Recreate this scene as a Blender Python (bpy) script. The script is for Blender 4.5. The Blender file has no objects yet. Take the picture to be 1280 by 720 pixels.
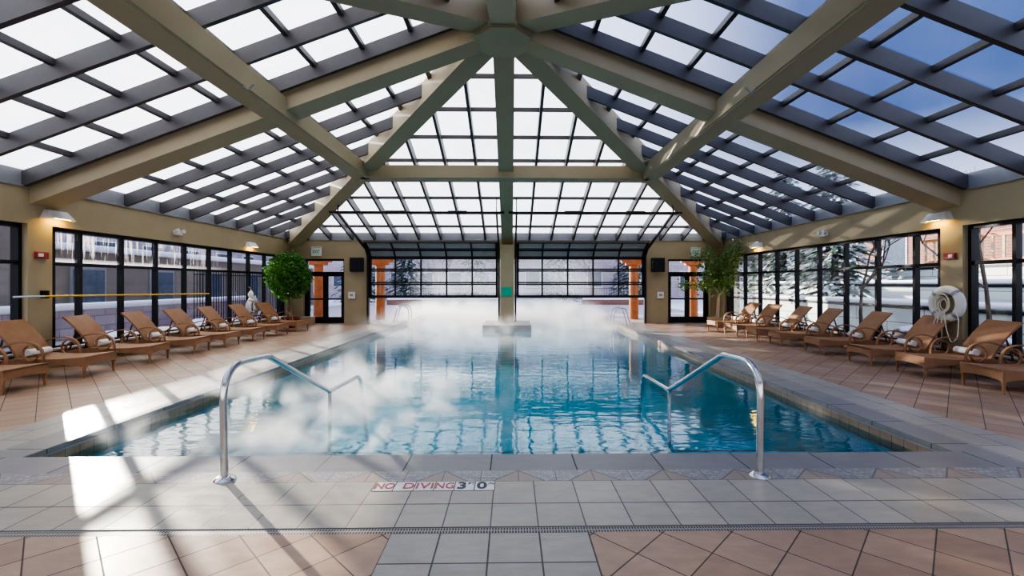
import bpy, math, random
from mathutils import Vector, Matrix, Euler
random.seed(7)
R = math.radians
scene = bpy.context.scene
COL = scene.collection

# ------------------------------------------------------------------ dimensions
W = 8.38        # half width of the hall
YF = 17.85      # far wall, inner face
YN = -0.95      # near wall, inner face
ZT = 3.24       # wall top
Y0 = 8.45       # roof centre
SX = 0.379       # slope of side planes
SY = SX * W / (YF - Y0)
PW = 4.19       # pool half width
PY0 = 4.12      # pool front edge
PY1 = 33.0
WZ = -0.14      # water level

# ------------------------------------------------------------------ node helpers
def mat(name):
    m = bpy.data.materials.new(name); m.use_nodes = True
    nt = m.node_tree; nt.nodes.clear()
    out = nt.nodes.new('ShaderNodeOutputMaterial')
    return m, nt, out
def N(nt, t, **k):
    n = nt.nodes.new(t)
    for a, b in k.items():
        if a.startswith('i_'):
            key = a[2:].replace('_', ' ')
            n.inputs[key].default_value = b
        else: setattr(n, a, b)
    return n
def L(nt, a, b): nt.links.new(a, b)
def math_n(nt, op, a, b=None, c=None, clamp=False):
    n = nt.nodes.new('ShaderNodeMath'); n.operation = op; n.use_clamp = clamp
    for i, v in enumerate((a, b, c)):
        if v is None: continue
        if isinstance(v, (int, float)): n.inputs[i].default_value = v
        else: nt.links.new(v, n.inputs[i])
    return n.outputs[0]
def mixc(nt, fac, a, b):
    n = nt.nodes.new('ShaderNodeMix'); n.data_type = 'RGBA'
    for s, v in ((n.inputs[0], fac), (n.inputs[6], a), (n.inputs[7], b)):
        if isinstance(v, (int, float)): s.default_value = v
        elif isinstance(v, tuple): s.default_value = v if len(v) == 4 else (*v, 1)
        else: nt.links.new(v, s)
    return n.outputs[2]
def pos_xyz(nt):
    g = N(nt, 'ShaderNodeNewGeometry'); s = N(nt, 'ShaderNodeSeparateXYZ')
    L(nt, g.outputs['Position'], s.inputs[0]); return g.outputs['Position'], s.outputs
def noise(nt, vec, scale, detail=3, rough=.55, dim='3D'):
    n = N(nt, 'ShaderNodeTexNoise'); n.noise_dimensions = dim
    n.inputs['Scale'].default_value = scale; n.inputs['Detail'].default_value = detail
    n.inputs['Roughness'].default_value = rough
    if vec is not None: L(nt, vec, n.inputs['Vector'])
    return n.outputs['Fac']
def ramp(nt, fac, a, b):
    n = N(nt, 'ShaderNodeMapRange'); n.clamp = True
    L(nt, fac, n.inputs['Value']); n.inputs['From Min'].default_value = a; n.inputs['From Max'].default_value = b
    return n.outputs['Result']
def scalev(nt, vec, s, rot=0.0, loc=(0, 0, 0)):
    n = N(nt, 'ShaderNodeMapping'); n.inputs['Scale'].default_value = s
    n.inputs['Rotation'].default_value = (0, 0, rot); n.inputs['Location'].default_value = loc
    L(nt, vec, n.inputs['Vector']); return n.outputs[0]
def bump(nt, h, strength=.3, dist=.01):
    n = N(nt, 'ShaderNodeBump'); n.inputs['Strength'].default_value = strength
    n.inputs['Distance'].default_value = dist; L(nt, h, n.inputs['Height']); return n.outputs[0]
def pbsdf(nt, out, col, rough=.5, metal=0., nrm=None, spec=.5):
    p = N(nt, 'ShaderNodeBsdfPrincipled')
    for s, v in ((p.inputs['Base Color'], col), (p.inputs['Roughness'], rough), (p.inputs['Metallic'], metal)):
        if isinstance(v, tuple): s.default_value = v if len(v) == 4 else (*v, 1)
        elif isinstance(v, (int, float)): s.default_value = v
        else: L(nt, v, s)
    p.inputs['Specular IOR Level'].default_value = spec
    if nrm is not None: L(nt, nrm, p.inputs['Normal'])
    L(nt, p.outputs[0], out.inputs[0]); return p
def simple(name, col, rough=.5, metal=0., var=.12, scale=6., bmp=0., spec=.5, dist=.005, objc=False):
    m, nt, out = mat(name)
    if objc:
        tc = N(nt, 'ShaderNodeTexCoord'); P = tc.outputs['Object']
    else: P, _ = pos_xyz(nt)
    n = noise(nt, P, scale, 4)
    c = mixc(nt, n, tuple(v * (1 - var) for v in col), tuple(min(1, v * (1 + var)) for v in col))
    nr = bump(nt, noise(nt, P, scale * 12, 2), bmp, dist) if bmp else None
    pbsdf(nt, out, c, rough, metal, nr, spec)
    return m
def tile(name, c1, c2, grout, w, h, rot=0., off=0., loc=(0, 0, 0), mortar=.006, rough=.35, var=.25, spec=.4):
    m, nt, out = mat(name)
    P, _ = pos_xyz(nt)
    v = scalev(nt, P, (1, 1, 1), rot, loc)
    b = N(nt, 'ShaderNodeTexBrick'); b.offset = off; b.squash = 1.0
    L(nt, v, b.inputs['Vector'])
    b.inputs['Scale'].default_value = 1; b.inputs['Brick Width'].default_value = w; b.inputs['Row Height'].default_value = h
    b.inputs['Mortar Size'].default_value = mortar; b.inputs['Mortar Smooth'].default_value = .1; b.inputs['Bias'].default_value = 0
    b.inputs['Color1'].default_value = (*c1, 1); b.inputs['Color2'].default_value = (*c2, 1); b.inputs['Mortar'].default_value = (*grout, 1)
    n1 = noise(nt, scalev(nt, P, (1, 2.5, 1), rot), 5, 5, .65)
    n2 = noise(nt, P, 1.3, 3)
    k = math_n(nt, 'ADD', math_n(nt, 'MULTIPLY', n1, var * 1.6), 1 - var * .8)
    k = math_n(nt, 'MULTIPLY', k, math_n(nt, 'ADD', math_n(nt, 'MULTIPLY', n2, var), 1 - var * .5))
    mm = N(nt, 'ShaderNodeVectorMath', operation='SCALE'); L(nt, b.outputs['Color'], mm.inputs[0]); L(nt, k, mm.inputs['Scale'])
    hgt = math_n(nt, 'SUBTRACT', math_n(nt, 'MULTIPLY', n1, .25), b.outputs['Fac'])
    rg = math_n(nt, 'ADD', math_n(nt, 'MULTIPLY', b.outputs['Fac'], .4), math_n(nt, 'ADD', math_n(nt, 'MULTIPLY', n1, .25), rough - .12))
    pbsdf(nt, out, mm.outputs[0], rg, 0., bump(nt, hgt, .35, .004), spec)
    return m

# ------------------------------------------------------------------ mesh builder
class MB:
    def __init__(s): s.v = []; s.f = []; s.mi = []; s.cur = 0
    def add(s, vs, fs):
        o = len(s.v); s.v += [tuple(v) for v in vs]
        for f in fs: s.f.append([i + o for i in f]); s.mi.append(s.cur)
    def box(s, x0, x1, y0, y1, z0, z1):
        vs = [(x, y, z) for z in (z0, z1) for y in (y0, y1) for x in (x0, x1)]
        s.add(vs, [(0, 2, 3, 1), (4, 5, 7, 6), (0, 1, 5, 4), (2, 6, 7, 3), (0, 4, 6, 2), (1, 3, 7, 5)])
    def hexa(s, vs):  # bottom 4 (ccw) then top 4
        s.add(vs, [(3, 2, 1, 0), (4, 5, 6, 7), (0, 1, 5, 4), (1, 2, 6, 5), (2, 3, 7, 6), (3, 0, 4, 7)])
    def quad(s, a, b, c, d): s.add([a, b, c, d], [(0, 1, 2, 3)])
    def bar(s, p, q, w, h, up=(0, 0, 1)):
        """box from p to q; w across, h vertical, p,q on its centre line"""
        p = Vector(p); q = Vector(q); d = (q - p).normalized(); up = Vector(up)
        sd = d.cross(up).normalized() * (w / 2); u = sd.cross(d).normalized() * (h / 2)
        vs = [p - sd - u, p + sd - u, q + sd - u, q - sd - u, p - sd + u, p + sd + u, q + sd + u, q - sd + u]
        s.hexa(vs)
    def tube(s, pts, r, n=10, closed=False, caps=True):
        pts = [Vector(p) for p in pts]; m = len(pts)
        rr = r if isinstance(r, (list, tuple)) else [r] * m
        t0 = (pts[1] - pts[0]).normalized()
        ref = Vector((0, 0, 1)) if abs(t0.z) < .9 else Vector((1, 0, 0))
        nrm = t0.cross(ref).normalized(); vs = []
        for i, p in enumerate(pts):
            a = pts[(i - 1) % m] if (i or closed) else p; b = pts[(i + 1) % m] if (i < m - 1 or closed) else p
            t = (b - a).normalized()
            nrm = (nrm - t * nrm.dot(t)).normalized(); bn = t.cross(nrm)
            for k in range(n):
                an = 2 * math.pi * k / n
                vs.append(p + (nrm * math.cos(an) + bn * math.sin(an)) * rr[i])
        fs = []
        for i in range(m if closed else m - 1):
            j = (i + 1) % m
            for k in range(n):
                k2 = (k + 1) % n; fs.append((i * n + k, i * n + k2, j * n + k2, j * n + k))
        if caps and not closed:
            fs.append(tuple(range(n - 1, -1, -1))); fs.append(tuple((m - 1) * n + k for k in range(n)))
        s.add(vs, fs)
    def lathe(s, prof, c=(0, 0, 0), n=24, axis='z'):
        vs = []
        for r, z in prof:
            for k in range(n):
                a = 2 * math.pi * k / n
                if axis == 'z': vs.append((c[0] + r * math.cos(a), c[1] + r * math.sin(a), c[2] + z))
                elif axis == 'y': vs.append((c[0] + r * math.cos(a), c[1] + z, c[2] + r * math.sin(a)))
                else: vs.append((c[0] + z, c[1] + r * math.cos(a), c[2] + r * math.sin(a)))
        fs = []
        for i in range(len(prof) - 1):
            for k in range(n):
                k2 = (k + 1) % n; fs.append((i * n + k, i * n + k2, (i + 1) * n + k2, (i + 1) * n + k))
        s.add(vs, fs)
    def ribbon(s, pts, w, t):
        """band in the xz plane, w wide in y, t thick; pts (x,z); y centre 0 via yc"""
        n = len(pts); vs = []
        for i, (x, z, y) in enumerate(pts):
            a = pts[max(i - 1, 0)]; b = pts[min(i + 1, n - 1)]
            tx, tz = b[0] - a[0], b[1] - a[1]; l = math.hypot(tx, tz) or 1
            nx, nz = -tz / l * t / 2, tx / l * t / 2
            vs += [(x - nx, y - w / 2, z - nz), (x - nx, y + w / 2, z - nz), (x + nx, y + w / 2, z + nz), (x + nx, y - w / 2, z + nz)]
        fs = [(0, 1, 2, 3), (4 * n - 1, 4 * n - 2, 4 * n - 3, 4 * n - 4)]
        for i in range(n - 1):
            for k in range(4):
                k2 = (k + 1) % 4; fs.append((4 * i + k, 4 * (i + 1) + k, 4 * (i + 1) + k2, 4 * i + k2))
        s.add(vs, fs)
    def build(s, name, mats, parent=None, smooth=False, bevel=0.):
        me = bpy.data.meshes.new(name); me.from_pydata(s.v, [], s.f)
        if not isinstance(mats, (list, tuple)): mats = [mats]
        for m in mats: me.materials.append(m)
        if len(mats) > 1:
            for p, i in zip(me.polygons, s.mi): p.material_index = i
        me.validate(); me.update()
        o = bpy.data.objects.new(name, me); COL.objects.link(o)
        if smooth:
            me.polygons.foreach_set('use_smooth', [True] * len(me.polygons))
            try:
                me.set_sharp_from_angle(angle=R(40))
            except Exception: pass
        if bevel:
            b = o.modifiers.new('bevel', 'BEVEL'); b.width = bevel; b.segments = 2; b.limit_method = 'ANGLE'
        if parent is not None: o.parent = parent
        return o

def empty(name, loc=(0, 0, 0), rz=0.):
    o = bpy.data.objects.new(name, None); COL.objects.link(o); o.location = loc; o.rotation_euler = (0, 0, rz)
    o.empty_display_size = .1
    return o
def tag(o, label, cat, group=None, kind=None):
    o['label'] = label; o['category'] = cat
    if group: o['group'] = group
    if kind: o['kind'] = kind
    return o
def struct(o, label=None, cat=None):
    o['kind'] = 'structure'
    if label: o['label'] = label
    if cat: o['category'] = cat
    return o
def copy_tree(o, parent=None):
    c = o.copy(); COL.objects.link(c); c.parent = parent
    for ch in [x for x in KIDS.get(o.name, [])]: copy_tree(ch, c)
    return c
KIDS = {}
def index_kids():
    KIDS.clear()
    for o in bpy.data.objects:
        if o.parent: KIDS.setdefault(o.parent.name, []).append(o)

# ------------------------------------------------------------------ materials
M = {}
M['wall'] = simple('painted_plaster', (.41, .34, .215), .7, var=.10, scale=1.5, bmp=.25)
M['beam'] = simple('painted_beam', (.43, .365, .24), .6, var=.07, scale=1.2, bmp=.1)
M['dark'] = simple('dark_bronze_metal', (.022, .022, .026), .4, .3, var=.2, spec=.4)
M['rafter'] = simple('slate_metal', (.085, .080, .084), .45, .1, var=.15)
M['sill'] = simple('grey_metal', (.33, .34, .36), .4, .3)
M['steel'] = simple('brushed_steel', (.62, .62, .62), .18, 1., var=.1, scale=20)
M['white'] = simple('white_paint', (.75, .74, .72), .5, var=.05)
M['towel'] = simple('white_towel', (.86, .85, .83), .9, var=.06, scale=30, bmp=.6)
M['red'] = simple('red_plastic', (.35, .05, .05), .4)
M['black'] = simple('black_cabinet', (.012, .012, .014), .6)
M['orange_wood'] = simple('orange_stained_wood', (.50, .19, .075), .6, var=.35, scale=5)
M['snow'] = simple('snow', (.86, .89, .95), .8, var=.06, scale=2, bmp=.3)
M['concrete'] = simple('terrace_concrete', (.45, .42, .46), .7, var=.2, scale=2)
M['beige_stucco'] = simple('beige_stucco', (.27, .235, .20), .8, var=.2, scale=1)
M['green'] = simple('green_sign', (.0, .42, .25), .4)
M['signwhite'] = simple('sign_white', (.80, .84, .78), .4)
M['red_pot'] = simple('red_glazed_pot', (.24, .035, .025), .25)
M['bowl'] = simple('tan_ceramic', (.48, .36, .22), .6)
M['bark'] = simple('pale_bark', (.60, .46, .32), .8, var=.2, scale=14, bmp=.4)
M['bark2'] = simple('grey_bark', (.20, .15, .11), .8, var=.3, scale=14)
M['soil'] = simple('soil', (.05, .035, .025), .9)
M['rope'] = simple('rope_cotton', (.70, .66, .55), .9, var=.15, scale=60)
M['yellow'] = simple('yellow_pole', (.80, .52, .02), .35)
M['bluepole'] = simple('pale_pole_end', (.45, .62, .75), .35)
M['floor'] = tile('brown_diagonal_tile', (.345, .225, .152), (.43, .30, .21), (.11, .085, .07), .305, .305, R(45), 0, mortar=.004, rough=.38, var=.35)
M['grey'] = tile('grey_square_tile', (.35, .325, .27), (.41, .375, .31), (.15, .13, .12), .305, .305, 0, 0, loc=(-.01, -2.89 + 3.05, 0), mortar=.004, rough=.32, var=.32)
M['greyrow'] = tile('grey_long_tile', (.35, .325, .27), (.41, .375, .31), (.15, .13, .12), .305, .36, 0, 0, loc=(-.01, -3.198 + 3.6, 0), mortar=.004, rough=.32, var=.32)
M['greypad'] = tile('grey_pad_tile', (.335, .31, .265), (.385, .355, .30), (.12, .10, .10), .305, .305, 0, 0, loc=(-.01, -2.82 + 3.05, 0), mortar=.005, rough=.32, var=.30)
M['greyside'] = tile('grey_square_tile_side', (.33, .31, .27), (.38, .355, .31), (.20, .18, .17), .61, .305, R(90), .5, mortar=.005, rough=.32, var=.30)
M['coping'] = tile('coping_tile', (.22, .215, .215), (.26, .25, .245), (.08, .09, .09), .72, 1.2, 0, 0, loc=(.03, .5, 0), mortar=.006, rough=.38, var=.35)
M['copingside'] = tile('coping_tile_side', (.23, .225, .22), (.28, .27, .255), (.08, .11, .10), .72, 8.4, R(90), 0, loc=(0, -4.2, 0), mortar=.006, rough=.38, var=.35)

def mk_band():
    m, nt, out = mat('mosaic_band_tile')
    P, o = pos_xyz(nt)
    # triangles point across the band, 0.6 m apart
    t = math_n(nt, 'PINGPONG', math_n(nt, 'ADD', o[0], .1), .30)
    t = math_n(nt, 'DIVIDE', t, .30)
    v = math_n(nt, 'DIVIDE', math_n(nt, 'SUBTRACT', o[1], 3.56), .2)
    inside = math_n(nt, 'LESS_THAN', v, math_n(nt, 'SUBTRACT', math_n(nt, 'MULTIPLY', t, 1.5), .5))
    line = math_n(nt, 'LESS_THAN', math_n(nt, 'ABSOLUTE', math_n(nt, 'SUBTRACT', v, math_n(nt, 'SUBTRACT', math_n(nt, 'MULTIPLY', t, 1.5), .5))), .05)
    b = N(nt, 'ShaderNodeTexBrick'); b.offset = .37; L(nt, P, b.inputs['Vector'])
    b.inputs['Scale'].default_value = 1; b.inputs['Brick Width'].default_value = .05; b.inputs['Row Height'].default_value = .03
    b.inputs['Mortar Size'].default_value = .003
    b.inputs['Color1'].default_value = (.26, .255, .26, 1); b.inputs['Color2'].default_value = (.38, .37, .35, 1); b.inputs['Mortar'].default_value = (.2, .19, .19, 1)
    n = noise(nt, P, 6, 4)
    tri = mixc(nt, n, (.28, .23, .185), (.35, .29, .235))
    c = mixc(nt, inside, b.outputs['Color'], tri)
    c = mixc(nt, line, c, (.16, .15, .15))
    joint = math_n(nt, 'LESS_THAN', math_n(nt, 'PINGPONG', math_n(nt, 'ADD', o[0], .1), .15), .004)
    c = mixc(nt, joint, c, (.14, .13, .12))
    pbsdf(nt, out, c, .4)
    return m
M['band'] = mk_band()

def mk_grate():
    m, nt, out = mat('slotted_drain')
    P, o = pos_xyz(nt)
    a = math_n(nt, 'PINGPONG', o[0], .009)
    slot = math_n(nt, 'GREATER_THAN', a, .0045)
    mid = math_n(nt, 'LESS_THAN', math_n(nt, 'ABSOLUTE', math_n(nt, 'SUBTRACT', o[1], 2.855)), .006)
    fr = math_n(nt, 'GREATER_THAN', math_n(nt, 'ABSOLUTE', math_n(nt, 'SUBTRACT', o[1], 2.855)), .028)
    k = math_n(nt, 'MULTIPLY', slot, math_n(nt, 'SUBTRACT', 1.0, math_n(nt, 'MAXIMUM', mid, fr)))
    c = mixc(nt, k, (.34, .32, .29), (.05, .045, .04))
    pbsdf(nt, out, c, .5, .2)
    return m
M['grate'] = mk_grate()

def mk_wicker():
    m, nt, out = mat('woven_wicker')
    tc = N(nt, 'ShaderNodeTexCoord')
    P = tc.outputs['Object']
    s = N(nt, 'ShaderNodeSeparateXYZ'); L(nt, P, s.inputs[0])
    a = math_n(nt, 'SINE', math_n(nt, 'MULTIPLY', s.outputs[0], 420))
    b = math_n(nt, 'SINE', math_n(nt, 'MULTIPLY', s.outputs[1], 420))
    c2 = math_n(nt, 'SINE', math_n(nt, 'MULTIPLY', s.outputs[2], 500))
    h = math_n(nt, 'ADD', math_n(nt, 'MULTIPLY', a, b), math_n(nt, 'MULTIPLY', c2, .4))
    n = noise(nt, P, 8, 4)
    n2 = noise(nt, P, 160, 2)
    k = math_n(nt, 'ADD', math_n(nt, 'MULTIPLY', n, .5), math_n(nt, 'MULTIPLY', n2, .5))
    c = mixc(nt, k, (.21, .108, .055), (.45, .255, .14))
    pbsdf(nt, out, c, .5, 0, bump(nt, h, .5, .003), .35)
    return m
M['wicker'] = mk_wicker()
M['wicker_dark'] = simple('dark_wicker_frame', (.10, .055, .03), .5, objc=True)

def mk_glass(name, tint=(.93, .95, .96), refl=.06):
    m, nt, out = mat(name)
    tr = N(nt, 'ShaderNodeBsdfTransparent'); tr.inputs[0].default_value = (*tint, 1)
    gl = N(nt, 'ShaderNodeBsdfGlossy'); gl.inputs['Roughness'].default_value = .01; gl.inputs[0].default_value = (1, 1, 1, 1)
    lw = N(nt, 'ShaderNodeLayerWeight'); lw.inputs['Blend'].default_value = .12
    f = math_n(nt, 'ADD', math_n(nt, 'MULTIPLY', lw.outputs['Fresnel'], .8), refl * .3, clamp=True)
    mx = N(nt, 'ShaderNodeMixShader'); L(nt, f, mx.inputs[0]); L(nt, tr.outputs[0], mx.inputs[1]); L(nt, gl.outputs[0], mx.inputs[2])
    L(nt, mx.outputs[0], out.inputs[0]); return m
M['glass'] = mk_glass('window_glass')
def mk_streak_glass():
    m, nt, out = mat('icy_streaked_glass')
    P, o = pos_xyz(nt)
    tr = N(nt, 'ShaderNodeBsdfTransparent'); tr.inputs[0].default_value = (.93, .95, .96, 1)
    tl = N(nt, 'ShaderNodeBsdfTranslucent'); tl.inputs[0].default_value = (.95, .96, 1, 1)
    df = N(nt, 'ShaderNodeBsdfDiffuse'); df.inputs[0].default_value = (.9, .92, .97, 1)
    ad = N(nt, 'ShaderNodeMixShader'); ad.inputs[0].default_value = .3
    L(nt, tl.outputs[0], ad.inputs[1]); L(nt, df.outputs[0], ad.inputs[2])
    n = noise(nt, scalev(nt, P, (1, 11, .7)), 1.6, 5, .7)
    n2 = noise(nt, scalev(nt, P, (1, 1.5, 1.5)), 1.2, 2)
    grad = ramp(nt, o[2], 1.95, 2.6)
    lowb = math_n(nt, 'MULTIPLY', ramp(nt, math_n(nt, 'MULTIPLY', o[2], -1), -2.05, -1.98), .9)
    k = math_n(nt, 'ADD', math_n(nt, 'ADD', n, math_n(nt, 'MULTIPLY', grad, .10)), math_n(nt, 'MULTIPLY', n2, .18))
    k = math_n(nt, 'ADD', ramp(nt, k, .66, .76), lowb, clamp=True)
    fadeY = ramp(nt, math_n(nt, 'MULTIPLY', o[1], -1), -14.2, -11.6)
    k = math_n(nt, 'MULTIPLY', math_n(nt, 'MULTIPLY', k, fadeY), .5)
    mx = N(nt, 'ShaderNodeMixShader'); L(nt, k, mx.inputs[0]); L(nt, tr.outputs[0], mx.inputs[1]); L(nt, ad.outputs[0], mx.inputs[2])
    L(nt, mx.outputs[0], out.inputs[0]); return m
M['streak'] = mk_streak_glass()
def mk_roofglass(name, axis, pitch, origin, frost=.9, tint=(.9, .93, .97)):
    m, nt, out = mat(name)
    P, o = pos_xyz(nt)
    tr = N(nt, 'ShaderNodeBsdfTransparent'); tr.inputs[0].default_value = (*tint, 1)
    tl = N(nt, 'ShaderNodeBsdfTranslucent')
    n = noise(nt, P, .9, 5, .6); ng = noise(nt, P, 22, 3, .7)
    k = math_n(nt, 'ADD', math_n(nt, 'MULTIPLY', n, .6), math_n(nt, 'MULTIPLY', ng, .4))
    L(nt, mixc(nt, ramp(nt, k, .3, .75), (.62, .68, .74), (.90, .91, .92)), tl.inputs[0])
    fr = math_n(nt, 'PINGPONG', math_n(nt, 'SUBTRACT', o[axis], origin), pitch / 2)
    clear = math_n(nt, 'LESS_THAN', fr, .065)
    ns = noise(nt, P, .35, 1)
    clear = math_n(nt, 'MULTIPLY', clear, math_n(nt, 'GREATER_THAN', ns, .48))
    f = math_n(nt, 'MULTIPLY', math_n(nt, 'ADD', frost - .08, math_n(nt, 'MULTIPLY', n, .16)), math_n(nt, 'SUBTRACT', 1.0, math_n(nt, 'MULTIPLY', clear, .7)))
    mx = N(nt, 'ShaderNodeMixShader'); L(nt, f, mx.inputs[0]); L(nt, tr.outputs[0], mx.inputs[1]); L(nt, tl.outputs[0], mx.inputs[2])
    gl = N(nt, 'ShaderNodeBsdfGlossy'); gl.inputs['Roughness'].default_value = .15
    m2 = N(nt, 'ShaderNodeMixShader'); m2.inputs[0].default_value = .04
    L(nt, mx.outputs[0], m2.inputs[1]); L(nt, gl.outputs[0], m2.inputs[2])
    L(nt, m2.outputs[0], out.inputs[0]); return m
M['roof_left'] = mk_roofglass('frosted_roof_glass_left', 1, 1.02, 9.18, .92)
M['roof_right'] = mk_roofglass('shaded_roof_glass_right', 1, 1.02, 9.18, .10, (.80, .88, 1))  # same glass with less frost and bluer tint, imitating the sunless side
M['roof_end'] = mk_roofglass('frosted_roof_glass_end', 0, .86, 0.)

def mk_water():
    m, nt, out = mat('pool_water')
    P, o = pos_xyz(nt)
    n1 = noise(nt, scalev(nt, P, (1, 2.2, 1)), 2.0, 2, .5)
    n2 = noise(nt, scalev(nt, P, (1, 3.0, 1), .3), 7, 2, .5)
    h = math_n(nt, 'ADD', n1, math_n(nt, 'MULTIPLY', n2, .10))
    nr = bump(nt, h, .22, .030)
    fz = N(nt, 'ShaderNodeFresnel'); fz.inputs['IOR'].default_value = 1.36; L(nt, nr, fz.inputs['Normal'])
    tr = N(nt, 'ShaderNodeBsdfTransparent'); tr.inputs[0].default_value = (.55, .90, .95, 1)
    gl = N(nt, 'ShaderNodeBsdfGlossy'); gl.inputs['Roughness'].default_value = .015; L(nt, nr, gl.inputs['Normal'])
    gl.inputs[0].default_value = (.92, .97, 1, 1)
    mx = N(nt, 'ShaderNodeMixShader')
    L(nt, math_n(nt, 'MULTIPLY', fz.outputs[0], 1.25, clamp=True), mx.inputs[0])
    L(nt, tr.outputs[0], mx.inputs[1]); L(nt, gl.outputs[0], mx.inputs[2])
    L(nt, mx.outputs[0], out.inputs[0]); return m
M['water'] = mk_water()
M['basin'] = tile('pool_plaster_tile', (.06, .60, .72), (.07, .64, .76), (.05, .54, .68), .3, .3, 0, 0, mortar=.004, var=.1)
def mk_basin_band():
    m, nt, out = mat('waterline_tile')
    P, o = pos_xyz(nt)
    n = noise(nt, P, 9, 3)
    c = mixc(nt, n, (.30, .20, .12), (.46, .34, .24))
    g = math_n(nt, 'LESS_THAN', math_n(nt, 'PINGPONG', math_n(nt, 'ADD', o[0], o[1]), .076), .003)
    c = mixc(nt, g, c, (.1, .09, .08))
    pbsdf(nt, out, c, .3); return m
M['waterline'] = mk_basin_band()

def mk_leaf(name, a, b):
    m, nt, out = mat(name)
    P, _ = pos_xyz(nt)
    c = mixc(nt, ramp(nt, noise(nt, P, 9, 2), .3, .7), a, b)
    d = N(nt, 'ShaderNodeBsdfPrincipled'); L(nt, c, d.inputs['Base Color']); d.inputs['Roughness'].default_value = .45
    t = N(nt, 'ShaderNodeBsdfTranslucent'); L(nt, c, t.inputs[0])
    mx = N(nt, 'ShaderNodeMixShader'); mx.inputs[0].default_value = .35
    L(nt, d.outputs[0], mx.inputs[1]); L(nt, t.outputs[0], mx.inputs[2]); L(nt, mx.outputs[0], out.inputs[0]); return m
M['leaf'] = mk_leaf('green_leaf', (.045, .16, .035), (.16, .38, .08))
M['leaf2'] = mk_leaf('olive_leaf', (.09, .19, .04), (.28, .42, .12))
def mk_snowy(name, base, thr=.1):
    m, nt, out = mat(name)
    g = N(nt, 'ShaderNodeNewGeometry'); s = N(nt, 'ShaderNodeSeparateXYZ'); L(nt, g.outputs['Normal'], s.inputs[0])
    n = noise(nt, g.outputs['Position'], 2.5, 3)
    k = math_n(nt, 'ADD', math_n(nt, 'ABSOLUTE', s.outputs[2]), math_n(nt, 'SUBTRACT', n, .5))
    k = ramp(nt, k, .55 + thr, .75 + thr)
    c = mixc(nt, k, base, (.85, .88, .94))
    pbsdf(nt, out, c, .8); return m
M['needles'] = mk_snowy('snowy_needles', (.035, .085, .05), .27)
M['snowbark'] = mk_snowy('snowy_bark', (.12, .09, .07), .1)
M['rock'] = mk_snowy('snowy_rock', (.16, .12, .11), .1)
def mk_brick(name, c1, c2, w=.4, h=.13):
    m, nt, out = mat(name)
    tc = N(nt, 'ShaderNodeTexCoord'); s = N(nt, 'ShaderNodeSeparateXYZ'); L(nt, tc.outputs['Object'], s.inputs[0])
    cb = N(nt, 'ShaderNodeCombineXYZ'); L(nt, math_n(nt, 'ADD', s.outputs[0], s.outputs[1]), cb.inputs[0]); L(nt, s.outputs[2], cb.inputs[1])
    b = N(nt, 'ShaderNodeTexBrick'); L(nt, cb.outputs[0], b.inputs['Vector']); b.inputs['Scale'].default_value = 1
    b.inputs['Brick Width'].default_value = w; b.inputs['Row Height'].default_value = h; b.inputs['Mortar Size'].default_value = .012
    b.inputs['Color1'].default_value = (*c1, 1); b.inputs['Color2'].default_value = (*c2, 1); b.inputs['Mortar'].default_value = (.3, .26, .24, 1)
    pbsdf(nt, out, b.outputs['Color'], .8); return m
M['brick'] = mk_brick('red_brown_brick', (.30, .12, .08), (.22, .10, .08))
M['stone'] = mk_brick('purple_grey_stone', (.40, .35, .41), (.50, .44, .48), .7, .3)
M['siding'] = mk_brick('pale_panel', (.62, .68, .66), (.66, .72, .70), 2.4, .45)
M['pane_far'] = simple('distant_window_glass', (.10, .13, .18), .1, .0, var=.3, spec=.9)
def mk_emit(name, col, s):
    m, nt, out = mat(name); e = N(nt, 'ShaderNodeEmission'); e.inputs[0].default_value = (*col, 1); e.inputs[1].default_value = s
    L(nt, e.outputs[0], out.inputs[0]); return m
M['glow'] = mk_emit('amber_lamp_glow', (1., .50, .08), 6.)

# ------------------------------------------------------------------ floor
def slab(name, rects, m, z1=0., z0=-.12):
    b = MB()
    for (x0, x1, y0, y1) in rects: b.box(x0, x1, y0, y1, z0, z1)
    return b.build(name, m)
BX = 5.15   # outer edge of grey border
WO = W + .30
floor_ = slab('floor', [(-WO, -BX, 3.56, YF + .35), (BX, WO, 3.56, YF + .35),
    (-WO, -.60, YN - .3, 2.82), (.625, WO, YN - .3, 2.82)], M['floor']); struct(floor_)
# near corners of the brown field beyond the grey rows stay grey, as in the photo
t = slab('trim_1', [(-WO, WO, 2.89, 3.198)], M['grey']); struct(t)
t = slab('trim_6', [(-WO, WO, 3.198, 3.56)], M['greyrow']); struct(t)
t = slab('trim_7', [(-.60, .625, YN - .3, 2.82)], M['greypad']); struct(t)
t = slab('trim_2', [(-BX, -PW - .36, 3.76, 17.85 + .35), (PW + .36, BX, 3.76, 17.85 + .35)], M['greyside']); struct(t)
t = slab('trim_3', [(-PW - .36, PW + .36, 3.76, PY0)], M['coping'], 0., -.045); struct(t)
t = slab('trim_4', [(-PW - .36, -PW, PY0, PY1), (PW, PW + .36, PY0, PY1)], M['copingside'], 0., -.045); struct(t)
t = slab('trim_5', [(-BX, BX, 3.56, 3.76)], M['band']); struct(t)
dg = slab('drain_grate', [(-WO, WO, 2.82, 2.89)], M['grate'], -.004)
tag(dg, 'long narrow slotted drain grate set across the tiled floor in front of the pool', 'drain')

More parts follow.
